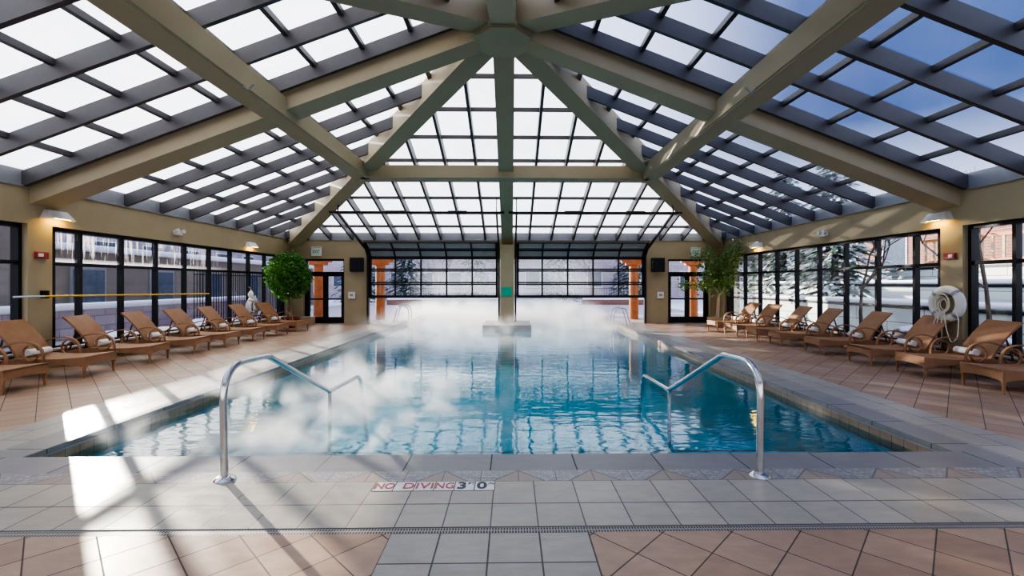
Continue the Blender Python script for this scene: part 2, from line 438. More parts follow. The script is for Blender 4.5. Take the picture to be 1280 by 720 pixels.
# basin
b = MB()
def basin_wall(b, z1, z0):
    b.box(-PW - .2, -PW, PY0 - .2, PY1, z0, z1); b.box(PW, PW + .2, PY0 - .2, PY1, z0, z1)
    b.box(-PW, PW, PY0 - .2, PY0, z0, z1); b.box(-PW, PW, PY1, PY1 + .2, z0, z1)
basin_wall(b, -.24, -1.5)
b.box(-PW, PW, PY0, PY1, -1.6, -1.45)
b.box(-PW, PW, PY0, 5.05, -1.5, -.42); b.box(-PW, PW, 5.05, 6.2, -1.5, -.75); b.box(-PW, PW, 6.2, 7.6, -1.5, -1.1)
pb = b.build('pool_basin', M['basin']); struct(pb, 'turquoise swimming pool basin with steps at the front', 'pool')
b = MB(); basin_wall(b, -.046, -.24); wl = b.build('waterline_band', M['waterline'], pb)
b = MB()
b.box(-PW, PW, 5.03, 5.07, -.425, -.412); b.box(-PW, PW, 6.18, 6.22, -.755, -.742)
b.build('step_edge', M['waterline'], pb)
b = MB()
nx, ny = 2, 2
b.quad((-PW, PY0, WZ), (PW, PY0, WZ), (PW, PY1, WZ), (-PW, PY1, WZ))
wt = b.build('pool_water', M['water']); tag(wt, 'turquoise pool water rippling between the stone copings', 'water')

# lane ledge line on pool side (thin pale lip)
b = MB(); b.box(PW - .012, PW, PY0, PY1, -.062, -.048); b.box(-PW, -PW + .012, PY0, PY1, -.062, -.048)
b.build('gutter_lip', M['sill'], pb)

# NO DIVING tiles
def text_mesh(name, body, size, loc, m, parent=None, rot=(0, 0, 0), shear=0., ext=.0015, bold=.0, sx=1.):
    c = bpy.data.curves.new(name, 'FONT'); c.body = body; c.size = size; c.extrude = ext; c.shear = shear
    c.align_x = 'CENTER'; c.align_y = 'CENTER'; c.offset = bold
    o = bpy.data.objects.new(name, c)
    COL.objects.link(o); dg_ = bpy.context.evaluated_depsgraph_get(); dg_.update()
    me = bpy.data.meshes.new_from_object(o.evaluated_get(dg_)); COL.objects.unlink(o); bpy.data.objects.remove(o)
    me.materials.clear(); me.materials.append(m)
    q = bpy.data.objects.new(name, me); COL.objects.link(q); q.location = loc; q.rotation_euler = rot; q.scale = (sx, 1, 1)
    if parent is not None: q.parent = parent
    return q
M['tile_white'] = simple('white_marker_tile', (.66, .65, .62), .3, var=.05)
M['ink_red'] = simple('red_lettering', (.50, .10, .09), .5)
M['ink_dark'] = simple('dark_lettering', (.05, .06, .08), .5)
X0 = -.895; TS = .152
names = [('NO', M['ink_red'], 'white floor tile with the red letters NO'),
         ('D', M['ink_red'], 'white floor tile with a red letter D, right of the NO tile'),
         ('IVI', M['ink_red'], 'white floor tile with the red letters IVI'),
         ('NG', M['ink_red'], 'white floor tile with the red letters NG'),
         ('3', M['ink_dark'], 'white floor tile with a dark 3 and a small FT'),
         ('0', M['ink_dark'], 'white floor tile with a dark 0 and a small IN')]
for i, (tx, mm, lab) in enumerate(names):
    xc = X0 + TS * (i + .5)
    b = MB(); b.box(-TS / 2 + .003, TS / 2 - .003, -.075, .075, 0, .002)
    o = b.build('depth_marker_tile', M['tile_white'], bevel=.001); o.location = (xc, 3.475, .0005)
    tag(o, lab, 'floor tile', 'depth marker tiles beside the pool')
    b = MB(); b.box(-TS / 2 - .002, -TS / 2 + .003, -.078, .078, 0, .0015); b.box(TS / 2 - .003, TS / 2 + .002, -.078, .078, 0, .0015); b.box(-TS/2, TS/2, -.08, -.075, 0, .0015)
    b.build('grout_line', M['ink_dark'], o)
    if tx in '30':
        text_mesh('numeral', tx, .155, (-.022, 0, .003), mm, o, bold=.004)
        text_mesh('unit_lettering', 'FT' if tx == '3' else 'IN', .05, (.048, .035, .003), mm, o)
    else:
        text_mesh('lettering', tx, .135, (.03 if tx == 'D' else 0, 0, .003), mm, o, bold=.001, sx={'NO': .72, 'IVI': .98, 'NG': .74, 'D': .9}[tx])

# ------------------------------------------------------------------ walls
ZH, ZS = 2.61, .30
def side_wall(name, s):
    b = MB()
    def bx(y0, y1, z0, z1): b.box(min(s * W, s * WO), max(s * W, s * WO), y0, y1, z0, z1)
    bx(YN - .3, YF + .35, ZH, ZT); bx(YN - .3, YF + .35, -.1, ZS)
    for y0, y1 in ((8.17, 8.60), (17.45, YF + .35), (YN - .3, -.4)): bx(y0, y1, ZS, ZH)
    return struct(b.build(name, M['wall']))
side_wall('wall_left', -1); side_wall('wall_right', 1)
b = MB()
DY = YF + .35
for x0, x1, z0, z1 in ((-WO, WO, 2.6, ZT), (-WO, -7.95, -.1, 2.6), (-6.36, -5.47, -.1, 2.6), (5.47, 6.34, -.1, 2.6), (8.0, WO, -.1, 2.6),
                       (-7.95, -6.36, 2.52, 2.6), (6.34, 8.0, 2.52, 2.6)):
    b.box(x0, x1, YF, DY, z0, z1)
wb = struct(b.build('wall_back', M['wall']))
M['reflection'] = simple('grey_reflection_panel', (.20, .23, .24), .35, .1)  # added grey backing that imitates the reflection in the upper door glass
for s_ in (-1, 1):
    b = MB(); b.box(min(s_ * .30, s_ * 5.42), max(s_ * .30, s_ * 5.42), YF - .03, YF, 2.58, 3.17); b.build('reflection_panel', M['reflection'], wb)
b = MB(); b.box(-WO, WO, YN - .3, YN, -.1, .3); b.box(-WO, WO, YN - .3, YN, 2.7, ZT)
for x in (-WO, -4.4, -.3, 3.8, WO - .6): b.box(x, x + .6, YN - .3, YN, .3, 2.7)
struct(b.build('wall_front', M['wall']))

# windows
def glazing(name, s, y0, y1, mull, upper=None):
    xg = s * (W + .17)
    root = struct(empty(name, (xg, (y0 + y1) / 2, ZS)))
    off = Vector((xg, (y0 + y1) / 2, ZS))
    def part(nm, bb, m):
        o = bb.build(nm, m, root); o.matrix_parent_inverse = Matrix.Identity(4)
        me = o.data
        for v in me.vertices: v.co -= off
        return o
    b = MB()
    b.box(xg - .07, xg + .07, y0, y1, ZS, ZS + .07); b.box(xg - .07, xg + .07, y0, y1, ZH - .07, ZH)
    b.box(xg - .07, xg + .07, y0, y0 + (.16 if y0 > 5 else .06), ZS, ZH); b.box(xg - .07, xg + .07, y1 - .06, y1, ZS, ZH)
    part('frame', b, M['dark'])
    b = MB(); b.box(xg - .055, xg + .055, y0, y1, 1.89, 1.955); part('transom', b, M['dark'])
    for y in mull:
        b = MB(); b.box(xg - .06, xg + .05, y - .030, y + .030, ZS, ZH); part('mullion', b, M['dark'])
    b = MB(); b.quad((xg, y0, ZS), (xg, y1, ZS), (xg, y1, 1.92), (xg, y0, 1.92))
    part('lower_glass', b, M['glass'])
    b = MB(); b.quad((xg, y0, 1.92), (xg, y1, 1.92), (xg, y1, ZH), (xg, y0, ZH))
    part('upper_glass', b, upper or M['glass'])
    b = MB(); b.box(min(s * (W - .04), s * (W + .1)), max(s * (W - .04), s * (W + .1)), y0, y1, ZS, ZS + .035)
    part('window_sill', b, M['white'])
    return root
ms = [9.30 + .983 * i for i in range(9)]
mn = [7.42 - .972 * i for i in range(8)]
glazing('window_1', -1, 8.60, 17.45, ms, M['streak'])
glazing('window_2', 1, 8.60, 17.45, ms)
glazing('window_3', -1, -.4, 8.17, mn)
glazing('window_4', 1, -.4, 8.17, mn)

# ------------------------------------------------------------------ ceiling
ceil_ = struct(empty('ceiling', (0, Y0, ZT)))
CO = Vector((0, Y0, ZT))
def cpart(nm, bb, m, parent=None, smooth=False):
    o = bb.build(nm, m, parent or ceil_, smooth)
    for v in o.data.vertices: v.co -= CO
    return o
def zs(x): return ZT + SX * (W - abs(x))       # rafter underside in side planes
def ze(y): return ZT + SY * (YF - Y0 - abs(y - Y0))   # in end planes
RD = .27
# primary beams: underside .30 below rafter underside, top at glass
def beam(p, q, w, zb0, zb1, h0, h1, nm='roof_beam'):
    """p,q plan points; zb underside z at each; h depth"""
    p = Vector((*p, 0)); q = Vector((*q, 0)); d = (q - p).normalized(); s = Vector((-d.y, d.x, 0)) * (w / 2)
    b = MB()
    b.hexa([p - s + Vector((0, 0, zb0)), p + s + Vector((0, 0, zb0)), q + s + Vector((0, 0, zb1)), q - s + Vector((0, 0, zb1)),
            p - s + Vector((0, 0, zb0 + h0)), p + s + Vector((0, 0, zb0 + h0)), q + s + Vector((0, 0, zb1 + h1)), q - s + Vector((0, 0, zb1 + h1))])
    return cpart(nm, b, M['beam'])
BD = .30
zc = zs(0) - BD
for s in (-1, 1):
    beam((s * (W + .05), Y0), (s * .3, Y0), .50, zs(W) - BD, zs(.3) - BD, BD + .20, BD + .20)
for s in (-1, 1):
    ye = Y0 + s * (YF - Y0 + .05)
    beam((0, ye), (0, Y0 + s * .3), .42, ZT - BD, zc, BD + .20, BD + .20)
for sx in (-1, 1):
    for sy in (-1, 1):
        beam((sx * (W + .02), Y0 + sy * (YF - Y0 + .02)), (sx * .2, Y0 + sy * .22), .46, ZT - BD, zc, BD + .24, BD + .24)
RX = 4.1; RY = RX * (YF - Y0) / W
for s in (-1, 1):
    zb = zs(RX) - BD - .035
    beam((s * RX, Y0 - RY), (s * RX, Y0 + RY), .46, zb + .0, zb + .0, BD + .05, BD + .05, 'ring_beam')
    beam((-RX, Y0 + s * RY), (RX, Y0 + s * RY), .46, zb, zb, BD + .05, BD + .05, 'ring_beam')
b = MB()
oct_ = [(.53 * math.cos(R(22.5 + 45 * k)), .57 * math.sin(R(22.5 + 45 * k))) for k in range(8)]
vs = [(x, Y0 - .10 + y, zc - .17) for x, y in oct_] + [(x, Y0 - .10 + y, zc + .5) for x, y in oct_]
b.add(vs, [tuple(range(7, -1, -1)), tuple(range(8, 16))] + [(k, (k + 1) % 8, 8 + (k + 1) % 8, 8 + k) for k in range(8)])
cpart('hub', b, M['beam'])
b = MB()
vs = [(x * 1.05, Y0 - .10 + y * 1.05, zc - .14) for x, y in oct_] + [(x * 1.05, Y0 - .10 + y * 1.05, zc - .05) for x, y in oct_]
b.add(vs, [tuple(range(7, -1, -1)), tuple(range(8, 16))] + [(k, (k + 1) % 8, 8 + (k + 1) % 8, 8 + k) for k in range(8)])
cpart('hub_collar', b, M['beam'])
# conduit under ring beams with little hooks
for s in (-1, 1):
    b = MB(); xx = s * (RX - .0); zb = zs(RX) - BD
    b.tube([(xx - s * .18, Y0 - RY + .2, zb - .03), (xx - s * .18, Y0 + RY - .2, zb - .03)], .028, 8)
    cpart('conduit', b, M['beam'], None, True)
    b = MB(); b.tube([(xx - s * .18, 6.9, zb - .03), (xx - s * .30, 6.9, zb - .10), (xx - s * .38, 6.9, zb - .02)], .014, 6)
    cpart('hook', b, M['sill'])
b = MB(); b.tube([(-RX + .2, Y0 + RY - .15, zs(RX) - BD - .03), (RX - .2, Y0 + RY - .15, zs(RX) - BD - .03)], .02, 8)
cpart('conduit', b, M['beam'], None, True)
for x in (-2.0, 2.0):
    b = MB(); b.tube([(x, Y0 + RY - .15, zs(RX) - BD - .03), (x, Y0 + RY - .15, zs(RX) - BD - .14)], .012, 6); cpart('hook', b, M['sill'])

NX = 9; PXs = .86; RAFT_Y = [9.18 + 1.02 * k for k in range(9)] + [8.10 - 1.01 * k for k in range(9)]
def hipY(x): return (YF - Y0) * abs(x) / W     # |Y-Y0| on hip at x
def hipX(dy): return W * abs(dy) / (YF - Y0)
for s in (-1, 1):
    sk = cpart('skylight', MB(), M['rafter'])
    # glass triangle
    b = MB(); g = RD + .03
    b.add([(s * W, YN, ZT + g), (s * W, YF, ZT + g), (0, Y0, zs(0) + g)], [(0, 1, 2)])
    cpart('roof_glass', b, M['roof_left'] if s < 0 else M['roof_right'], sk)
    for y in RAFT_Y:
        x1 = max(hipX(y - Y0) - .0, .1)
        if x1 > W - .15: continue
        b = MB(); w2 = .035
        p = [(s * W, y - w2, ZT), (s * W, y + w2, ZT), (s * x1, y + w2, zs(x1)), (s * x1, y - w2, zs(x1))]
        if s < 0: p = [p[1], p[0], p[3], p[2]]
        b.hexa(p + [(a, c, z + RD) for a, c, z in p]); cpart('rafter', b, M['rafter'], sk)
    for k in range(1, 10):
        x = .845 * k - .06; dy = hipY(x)
        if dy < .3 : continue
        b = MB(); z = zs(x)
        b.box(s * x - .04, s * x + .04, Y0 - dy, Y0 + dy, z + RD - .07, z + RD + .02); cpart('purlin', b, M['rafter'], sk)
    b = MB(); b.box(min(s * (W - .0), s * (W + .3)), max(s * W, s * (W + .3)), YN, YF, ZT, ZT + RD + .03)
    b.box(min(s * (W - .03), s * W), max(s * (W - .03), s * W), YN, YF, ZT, ZT + .03)
    cpart('eave_flashing', b, M['sill'], sk)
for s in (-1, 1):
    sk = cpart('skylight', MB(), M['rafter']); ye = Y0 + s * (YF - Y0)
    b = MB(); g = RD + .03
    b.add([(-W, ye, ZT + g), (W, ye, ZT + g), (0, Y0, zs(0) + g)], [(0, 1, 2)])
    cpart('roof_glass', b, M['roof_end'], sk)
    for k in range(-9, 10):
        if k == 0: continue
        x = PXs * k; dy = hipY(x)
        b = MB(); w2 = .035; y1 = Y0 + s * dy
        p = [(x - w2, ye, ZT), (x + w2, ye, ZT), (x + w2, y1, ze(y1)), (x - w2, y1, ze(y1))]
        if s < 0: p = [p[1], p[0], p[3], p[2]]
        b.hexa(p + [(a, c, z + RD) for a, c, z in p]); cpart('rafter', b, M['rafter'], sk)
    for k in range(1, 10):
        y = ye - s * 1.02 * (k - .35); xx = hipX(y - Y0)
        if xx < .2 or k > 8.9: continue
        b = MB(); z = ze(y); b.box(-xx, xx, y - .03, y + .03, z + RD - .07, z + RD + .02); cpart('purlin', b, M['rafter'], sk)
    b = MB(); b.box(-W, W, min(ye, ye + s * .3), max(ye, ye + s * .3), ZT, ZT + RD + .03)
    b.box(-W, W, min(ye, ye - s * .03), max(ye, ye - s * .03), ZT, ZT + .03)
    cpart('eave_flashing', b, M['sill'], sk)

# ------------------------------------------------------------------ centre pillar and platform
b = MB(); b.box(-.87, .87, 16.1, 18.3, -.16, .08)
o = b.build('pillar_platform', M['copingside'], bevel=.01); tag(o, 'low stone platform in the pool under the centre pillar', 'platform', kind='structure')
b = MB(); b.box(-.26, .26, 16.85, 18.2, -1.46, -.16); b.build('submerged_base', M['basin'], o)
b = MB(); b.box(-.26, .26, 16.85, 18.2, .08, 3.0)
o = b.build('center_pillar', M['wall']); tag(o, 'tan square pillar standing in the pool between the two overhead doors', 'pillar', kind='structure')
b = MB(); b.box(-.19, .19, 16.822, 16.85, 1.09, 1.42)
o = b.build('wall_sign', M['green'], bevel=.004); tag(o, 'small square green sign on the centre pillar', 'sign')
o.location.x = -.02

# ------------------------------------------------------------------ overhead doors
DYc = YF - .12
sections = [((DYc, 1.04), (DYc, 1.56)), ((DYc, 1.56), (DYc, 2.08)), ((DYc, 2.08), (DYc, 2.56)),
            ((DYc, 2.56), (DYc - .28, 2.86)), ((DYc - .28, 2.86), (DYc - .75, 3.10))]
def overhead(name, x0, x1, out_s):
    root = struct(empty(name, ((x0 + x1) / 2, DYc, 1.04)))
    off = Vector(root.location)
    def part(nm, bb, m, par):
        o = bb.build(nm, m, par)
        for v in o.data.vertices: v.co -= off
        return o
    for (ya, za), (yb, zb_) in sections:
        b = MB(); dv = Vector((0, yb - ya, zb_ - za)).normalized()
        up = Vector((0, -dv.z, dv.y))
        def pt(x, t): return (x, ya + (yb - ya) * t, za + (zb_ - za) * t)
        l = math.hypot(yb - ya, zb_ - za); e = .035 / l
        b.bar(pt(x0, e), pt(x1, e), .05, .055, up=dv); b.bar(pt(x0, 1 - e), pt(x1, 1 - e), .05, .055, up=dv)
        for k in range(6):
            x = x0 + (x1 - x0) * k / 5
            x = min(max(x, x0 + .035), x1 - .035)
            b.bar(pt(x, 0), pt(x, 1), .06 if 0 < k < 5 else .09, .05, up=up)
        sec = part('door_section', b, M['dark'], root)
        b = MB(); b.quad(pt(x0, 0), pt(x1, 0), pt(x1, 1), pt(x0, 1)); part('glass', b, M['glass'], sec)
    b = MB(); b.box(x0, x1, DYc - .04, DYc + .03, 1.0, 1.05); part('bottom_seal', b, M['black'], root)
    for x in (x0 - .05, x1 + .05):
        b = MB(); b.bar((x, DYc - .03, -.12 if abs(x) < 3 else 0.0), (x, DYc - .03, 2.62), .07, .14, up=(0, 1, 0))
        b.bar((x, DYc - .03, 2.58), (x, DYc - .35, 2.90), .06, .07)
        b.bar((x, DYc - .33, 2.88), (x, 14.6, 2.88 + SY * (DYc - .33 - 14.6)), .06, .07)
        part('door_track', b, M['dark'], root)
    b = MB(); zz = 2.88 + SY * (DYc - .33 - 14.6)
    b.tube([(x0 - .3, 14.55, zz), (x1 + .3, 14.55, zz)], .035, 8)
    for k in (.3, .7): b.tube([(x0 + (x1 - x0) * k, 14.55, zz), (x0 + (x1 - x0) * (k + .12), 14.55, zz)], .06, 8)
    part('torsion_shaft', b, M['dark'], root)
    for x in (x0 - .05, x1 + .05):
        b = MB(); b.bar((x, 14.6, zz), (x, 14.75, ze(14.75) + .05), .03, .03, up=(1, 0, 0)); part('hanger', b, M['dark'], root)
    return root
overhead('door_1', -5.33, -.37, -1)
overhead('door_2', .37, 5.33, 1)

# entry doors
def entry(name, x0, x1):
    yd = YF + .22; root = struct(empty(name, ((x0 + x1) / 2, yd, 0))); off = Vector(root.location)
    def part(nm, bb, m, par):
        o = bb.build(nm, m, par)
        for v in o.data.vertices: v.co -= off
        return o
    b = MB()
    b.box(x0, x0 + .08, yd - .06, yd + .06, 0, 2.52); b.box(x1 - .08, x1, yd - .06, yd + .06, 0, 2.52)
    b.box(x0, x1, yd - .06, yd + .06, 2.45, 2.52); b.box(x0, x1, yd - .06, yd + .06, 1.93, 2.02); b.box(x0, x1, yd - .06, yd + .06, 0, .03)
    part('frame', b, M['dark'], root)
    b = MB(); b.quad((x0, yd, 2.0), (x1, yd, 2.0), (x1, yd, 2.5), (x0, yd, 2.5)); part('transom_glass', b, M['glass'], root)
    xm = (x0 + x1) / 2
    for a, c in ((x0 + .08, xm), (xm, x1 - .08)):
        b = MB()
        b.box(a, a + .10, yd - .025, yd + .025, .03, 1.93); b.box(c - .10, c, yd - .025, yd + .025, .03, 1.93)
        b.box(a + .1, c - .1, yd - .025, yd + .025, .03, .24); b.box(a + .1, c - .1, yd - .025, yd + .025, 1.84, 1.93)
        lf = part('door_leaf', b, M['dark'], root)
        b = MB(); b.quad((a + .1, yd, .24), (c - .1, yd, .24), (c - .1, yd, 1.84), (a + .1, yd, 1.84)); part('glass', b, M['glass'], lf)
        b = MB(); b.box(a + .05, c - .05, yd - .09, yd - .05, .92, .98); b.box(a + .05, a + .1, yd - .06, yd, .93, .97); b.box(c - .1, c - .05, yd - .06, yd, .93, .97)
        part('push_bar', b, M['dark'], lf)
    return root
entry('door_3', -7.95, -6.36); entry('door_4', 6.34, 8.0)

# ------------------------------------------------------------------ handrails
def smooth_path(pts, rad, n=6):
    pts = [Vector(p) for p in pts]; out = [pts[0]]
    for i in range(1, len(pts) - 1):
        a, p, c = pts[i - 1], pts[i], pts[i + 1]
        r = rad[i] if isinstance(rad, (list, tuple)) else rad
        d1 = (a - p); d2 = (c - p); r1 = min(r, d1.length * .48, d2.length * .48)
        s = p + d1.normalized() * r1; e = p + d2.normalized() * r1
        for k in range(n + 1):
            t = k / n; out.append(s * (1 - t) ** 2 + p * 2 * t * (1 - t) + e * t * t)
    out.append(pts[-1]); return out
def handrail(x, label):
    root = empty('handrail', (x, 3.63, 0)); tag(root, label, 'handrail', 'stainless handrails at the pool steps')
    b = MB()
    p = smooth_path([(0, 0, 0), (0, -.02, .90), (0, .63, .875), (0, 2.09, .20), (0, 3.22, .17), (0, 3.62, -1.06)], [0, .30, .07, .03, .14, 0], 8)
    b.tube(p, .0275, 14); b.build('rail_tube', M['steel'], root, True)
    b = MB(); b.tube([(0, 2.09, .19), (0, 2.09, -1.06)], .022, 12); b.build('middle_post', M['steel'], root, True)
    b = MB(); b.lathe([(.001, .03), (.035, .03), (.05, .024), (.075, .008), (.08, 0), (.001, 0)], n=28); b.build('base_flange', M['steel'], root, True)
handrail(-2.12, 'left of two bent stainless steel handrails at the near end of the pool')
handrail(2.14, 'right of two bent stainless steel handrails at the near end of the pool')

def ladder(x, y, s, label):
    root = empty('pool_ladder', (x, y, 0)); tag(root, label, 'ladder', 'stainless pool ladders')
    for dy in (-.25, .25):
        b = MB()
        b.tube(smooth_path([(s * .18, dy, 0), (s * -.02, dy, .72), (s * -.42, dy, .62), (s * -.50, dy, -.9)], [0, .22, .22, 0], 8), .02, 10)
        b.build('side_rail', M['steel'], root, True)
    for z in (-.3, -.6, -.85):
        b = MB(); b.box(s * -.50 - .04, s * -.50 + .04, -.25, .25, z - .015, z + .015); b.build('rung', M['steel'], root)
ladder(-4.40, 18.6, -1, 'stainless steel pool ladder on the left pool edge just past the overhead door')
ladder(4.28, 16.6, 1, 'stainless steel pool ladder on the right pool edge before the overhead door')

# ------------------------------------------------------------------ loungers
def lounger():
    root = empty('chaise_lounge')
    HW = .335
    def zt(x): return .335 - .03 * math.sin(math.pi * min(max(x / 1.05, 0), 1)) if x < 1.05 else .335 - .05 * (x - 1.05) / .45
    def zb(x): t = min(max(x / 1.5, 0), 1); return .165 + .07 * math.sin(math.pi * t) ** .7
    # frame: two side panels and two end panels with arched lower edges
    b = MB(); n = 16
    for s in (-1, 1):
        for i in range(n):
            xa, xb = 1.5 * i / n, 1.5 * (i + 1) / n; y0, y1 = sorted((s * HW, s * (HW - .03)))
            b.hexa([(xa, y0, zb(xa)), (xb, y0, zb(xb)), (xb, y1, zb(xb)), (xa, y1, zb(xa)), (xa, y0, zt(xa)), (xb, y0, zt(xb)), (xb, y1, zt(xb)), (xa, y1, zt(xa))])
    for x0, x1 in ((0, .03), (1.47, 1.5)):
        for i in range(12):
            ya, yb = -HW + .03 + (2 * HW - .06) * i / 12, -HW + .03 + (2 * HW - .06) * (i + 1) / 12
            f = lambda y: .18 + .035 * max(0., 1 - (y / HW) ** 2)
            b.hexa([(x0, ya, f(ya)), (x1, ya, f(ya)), (x1, yb, f(yb)), (x0, yb, f(yb)), (x0, ya, zt(x0)), (x1, ya, zt(x1)), (x1, yb, zt(x1)), (x0, yb, zt(x0))])
    b.build('seat_frame', M['wicker'], root)
    b = MB(); n = 14
    for i in range(n):
        xa, xb = 1.04 * i / n, 1.04 * (i + 1) / n
        b.hexa([(xa, -HW - .004, zt(xa) - .02), (xb, -HW - .004, zt(xb) - .02), (xb, HW + .004, zt(xb) - .02), (xa, HW + .004, zt(xa) - .02),
                (xa, -HW - .004, zt(xa) + .012), (xb, -HW - .004, zt(xb) + .012), (xb, HW + .004, zt(xb) + .012), (xa, HW + .004, zt(xa) + .012)])
    b.build('seat', M['wicker'], root)
    b = MB(); n = 10; P0 = Vector((1.0, 0, .345)); P1 = Vector((1.45, 0, .93)); q = []
    for i in range(n + 1):
        t = i / n; p = P0.lerp(P1, t); p += Vector((.58, 0, -.45)).normalized() * (-.035 * math.sin(math.pi * t)) ; q.append(p)
    nn = Vector((.58, 0, -.45)).normalized() * .03
    for i in range(n):
        a, c = q[i], q[i + 1]; wa = HW - .02; wb = HW - .02
        b.hexa([(a.x, -wa, a.z), (a.x + nn.x, -wa, a.z + nn.z), (a.x + nn.x, wa, a.z + nn.z), (a.x, wa, a.z),
                (c.x, -wb, c.z), (c.x + nn.x, -wb, c.z + nn.z), (c.x + nn.x, wb, c.z + nn.z), (c.x, wb, c.z)])
    b.build('backrest', M['wicker'], root)
    for x in (.03, 1.42):
        for s in (-1, 1):
            b = MB(); y = s * (HW - .022); a = .019; c = .011
            b.hexa([(x - c, y - c, 0), (x + c, y - c, 0), (x + c, y + c, 0), (x - c, y + c, 0),
                    (x - a, y - a, .2), (x + a, y - a, .2), (x + a, y + a, .2), (x - a, y + a, .2)])
            b.build('leg', M['wicker'], root)
    for s in (-1, 1):
        y = s * (HW + .022); b = MB()
        pts = []
        # front rises from the seat edge, sweeps up and back, and comes down behind the hinge
        ctrl = [(.60, .26), (.60, .40), (.66, .53), (.79, .595), (.94, .60), (1.10, .56), (1.26, .48), (1.36, .40), (1.40, .30)]
        cv = []
        for i in range(len(ctrl) - 1):
            p0 = ctrl[max(i - 1, 0)]; p1 = ctrl[i]; p2 = ctrl[i + 1]; p3 = ctrl[min(i + 2, len(ctrl) - 1)]
            for k in range(5):
                t = k / 5
                cv.append(tuple(.5 * ((2 * p1[j]) + (-p0[j] + p2[j]) * t + (2 * p0[j] - 5 * p1[j] + 4 * p2[j] - p3[j]) * t * t + (-p0[j] + 3 * p1[j] - 3 * p2[j] + p3[j]) * t ** 3) for j in (0, 1)))
        cv.append(ctrl[-1])
        b.ribbon([(x, z, y) for x, z in cv], .045, .020)
        arm = b.build('armrest', M['wicker'], root)
        b = MB(); c = (.775, .425); r = .115
        b.ribbon([(c[0] + r * math.cos(a), c[1] + r * math.sin(a) * 1.1, y) for a in [R(200 + k * 320 / 26) for k in range(27)][::-1]], .034, .016)
        b.build('scroll_ring', M['wicker'], arm)
    b = MB()
    for s in (-1, 1): b.bar((1.30, s * .2, .69), (1.42, s * .2, .30), .02, .02, up=(0, 1, 0))
    b.bar((1.30, -.22, .69), (1.30, .22, .69), .02, .02); b.bar((1.42, -.24, .30), (1.42, .24, .30), .02, .02)
    b.build('back_support', M['wicker_dark'], root)
    return root
def towel():
    root = empty('rolled_towel'); b = MB(); n = 40; pts = []
    # a spiral roll, axis along y
    vs = []; T = 3.6 * 2 * math.pi
    prof = []
    for i in range(n * 2 + 1):
        a = T * i / (n * 2); r = .012 + .046 * (i / (n * 2)); prof.append((r * math.cos(a), r * math.sin(a)))
    for y in (-.2, .2):
        for (x, z) in prof: vs.append((x, y, z + .058))
    m = len(prof); fs = [(i, i + 1, m + i + 1, m + i) for i in range(m - 1)]
    b.add(vs, fs)
    o = b.build('towel_roll', M['towel'], root, True)
    so = o.modifiers.new('thick', 'SOLIDIFY'); so.thickness = .010; so.offset = 0
    b = MB(); b.lathe([(.052, -.197), (.052, .197)], (0, 0, .058), 20, 'y'); b.lathe([(.001, -.185), (.052, -.185)], (0, 0, .058), 20, 'y'); b.lathe([(.052, .185), (.001, .185)], (0, 0, .058), 20, 'y')
    b.build('towel_fold', M['towel'], root, True)
    return root
proto = lounger(); tproto = towel(); index_kids()
LF = [(6.88, 6.72, 6.6), (6.86, 7.90, 7.75), (6.86, 9.22, 8.95), (6.82, 10.42, 10.2), (6.76, 11.42, 11.35), (6.75, 12.6, 12.5), (6.70, 13.78, 13.82), (6.66, 15.0, 15.2)]
RF = [(7.0, 6.54, 6.4), (6.90, 7.62, 7.44), (6.86, 8.70, 8.58), (6.86, 10.07, 9.87), (6.80, 11.40, 11.22), (6.77, 12.47, 12.34), (6.70, 13.52, 13.66), (6.68, 14.70, 14.78)]
words_ = ['nearest the camera', 'second from the camera', 'third from the camera', 'fourth from the camera',
          'fifth from the camera', 'sixth from the camera', 'seventh from the camera', 'farthest from the camera']
first = True
for s, rows, side in ((-1, LF, 'left'), (1, RF, 'right')):
    for i, (xf, yf, yh) in enumerate(rows):
        ang = math.atan2(yh - yf, 1.45)
        rz = ang if s > 0 else math.pi - ang
        o = proto if first else copy_tree(proto)
        t = tproto if first else copy_tree(tproto)
        first = False
        o.location = (s * xf, yf, 0); o.rotation_euler = (0, 0, rz)
        tag(o, 'brown wicker chaise lounge in the %s row, %s' % (side, words_[i]), 'lounge chair', 'wicker chaise lounges along the %s windows' % side)
        dx, dy = .93 * math.cos(rz), .93 * math.sin(rz)
        ox, oy = -math.sin(rz) * (.05), math.cos(rz) * (.05)
        t.location = (s * xf + dx + ox, yf + dy + oy, .352); t.rotation_euler = (0, 0, rz + random.uniform(-.06, .06))
        tag(t, 'rolled white towel on the %s row lounge %s' % (side, words_[i].replace(', cut off by the photo edge', '')), 'towel', 'rolled towels on the %s loungers' % side)

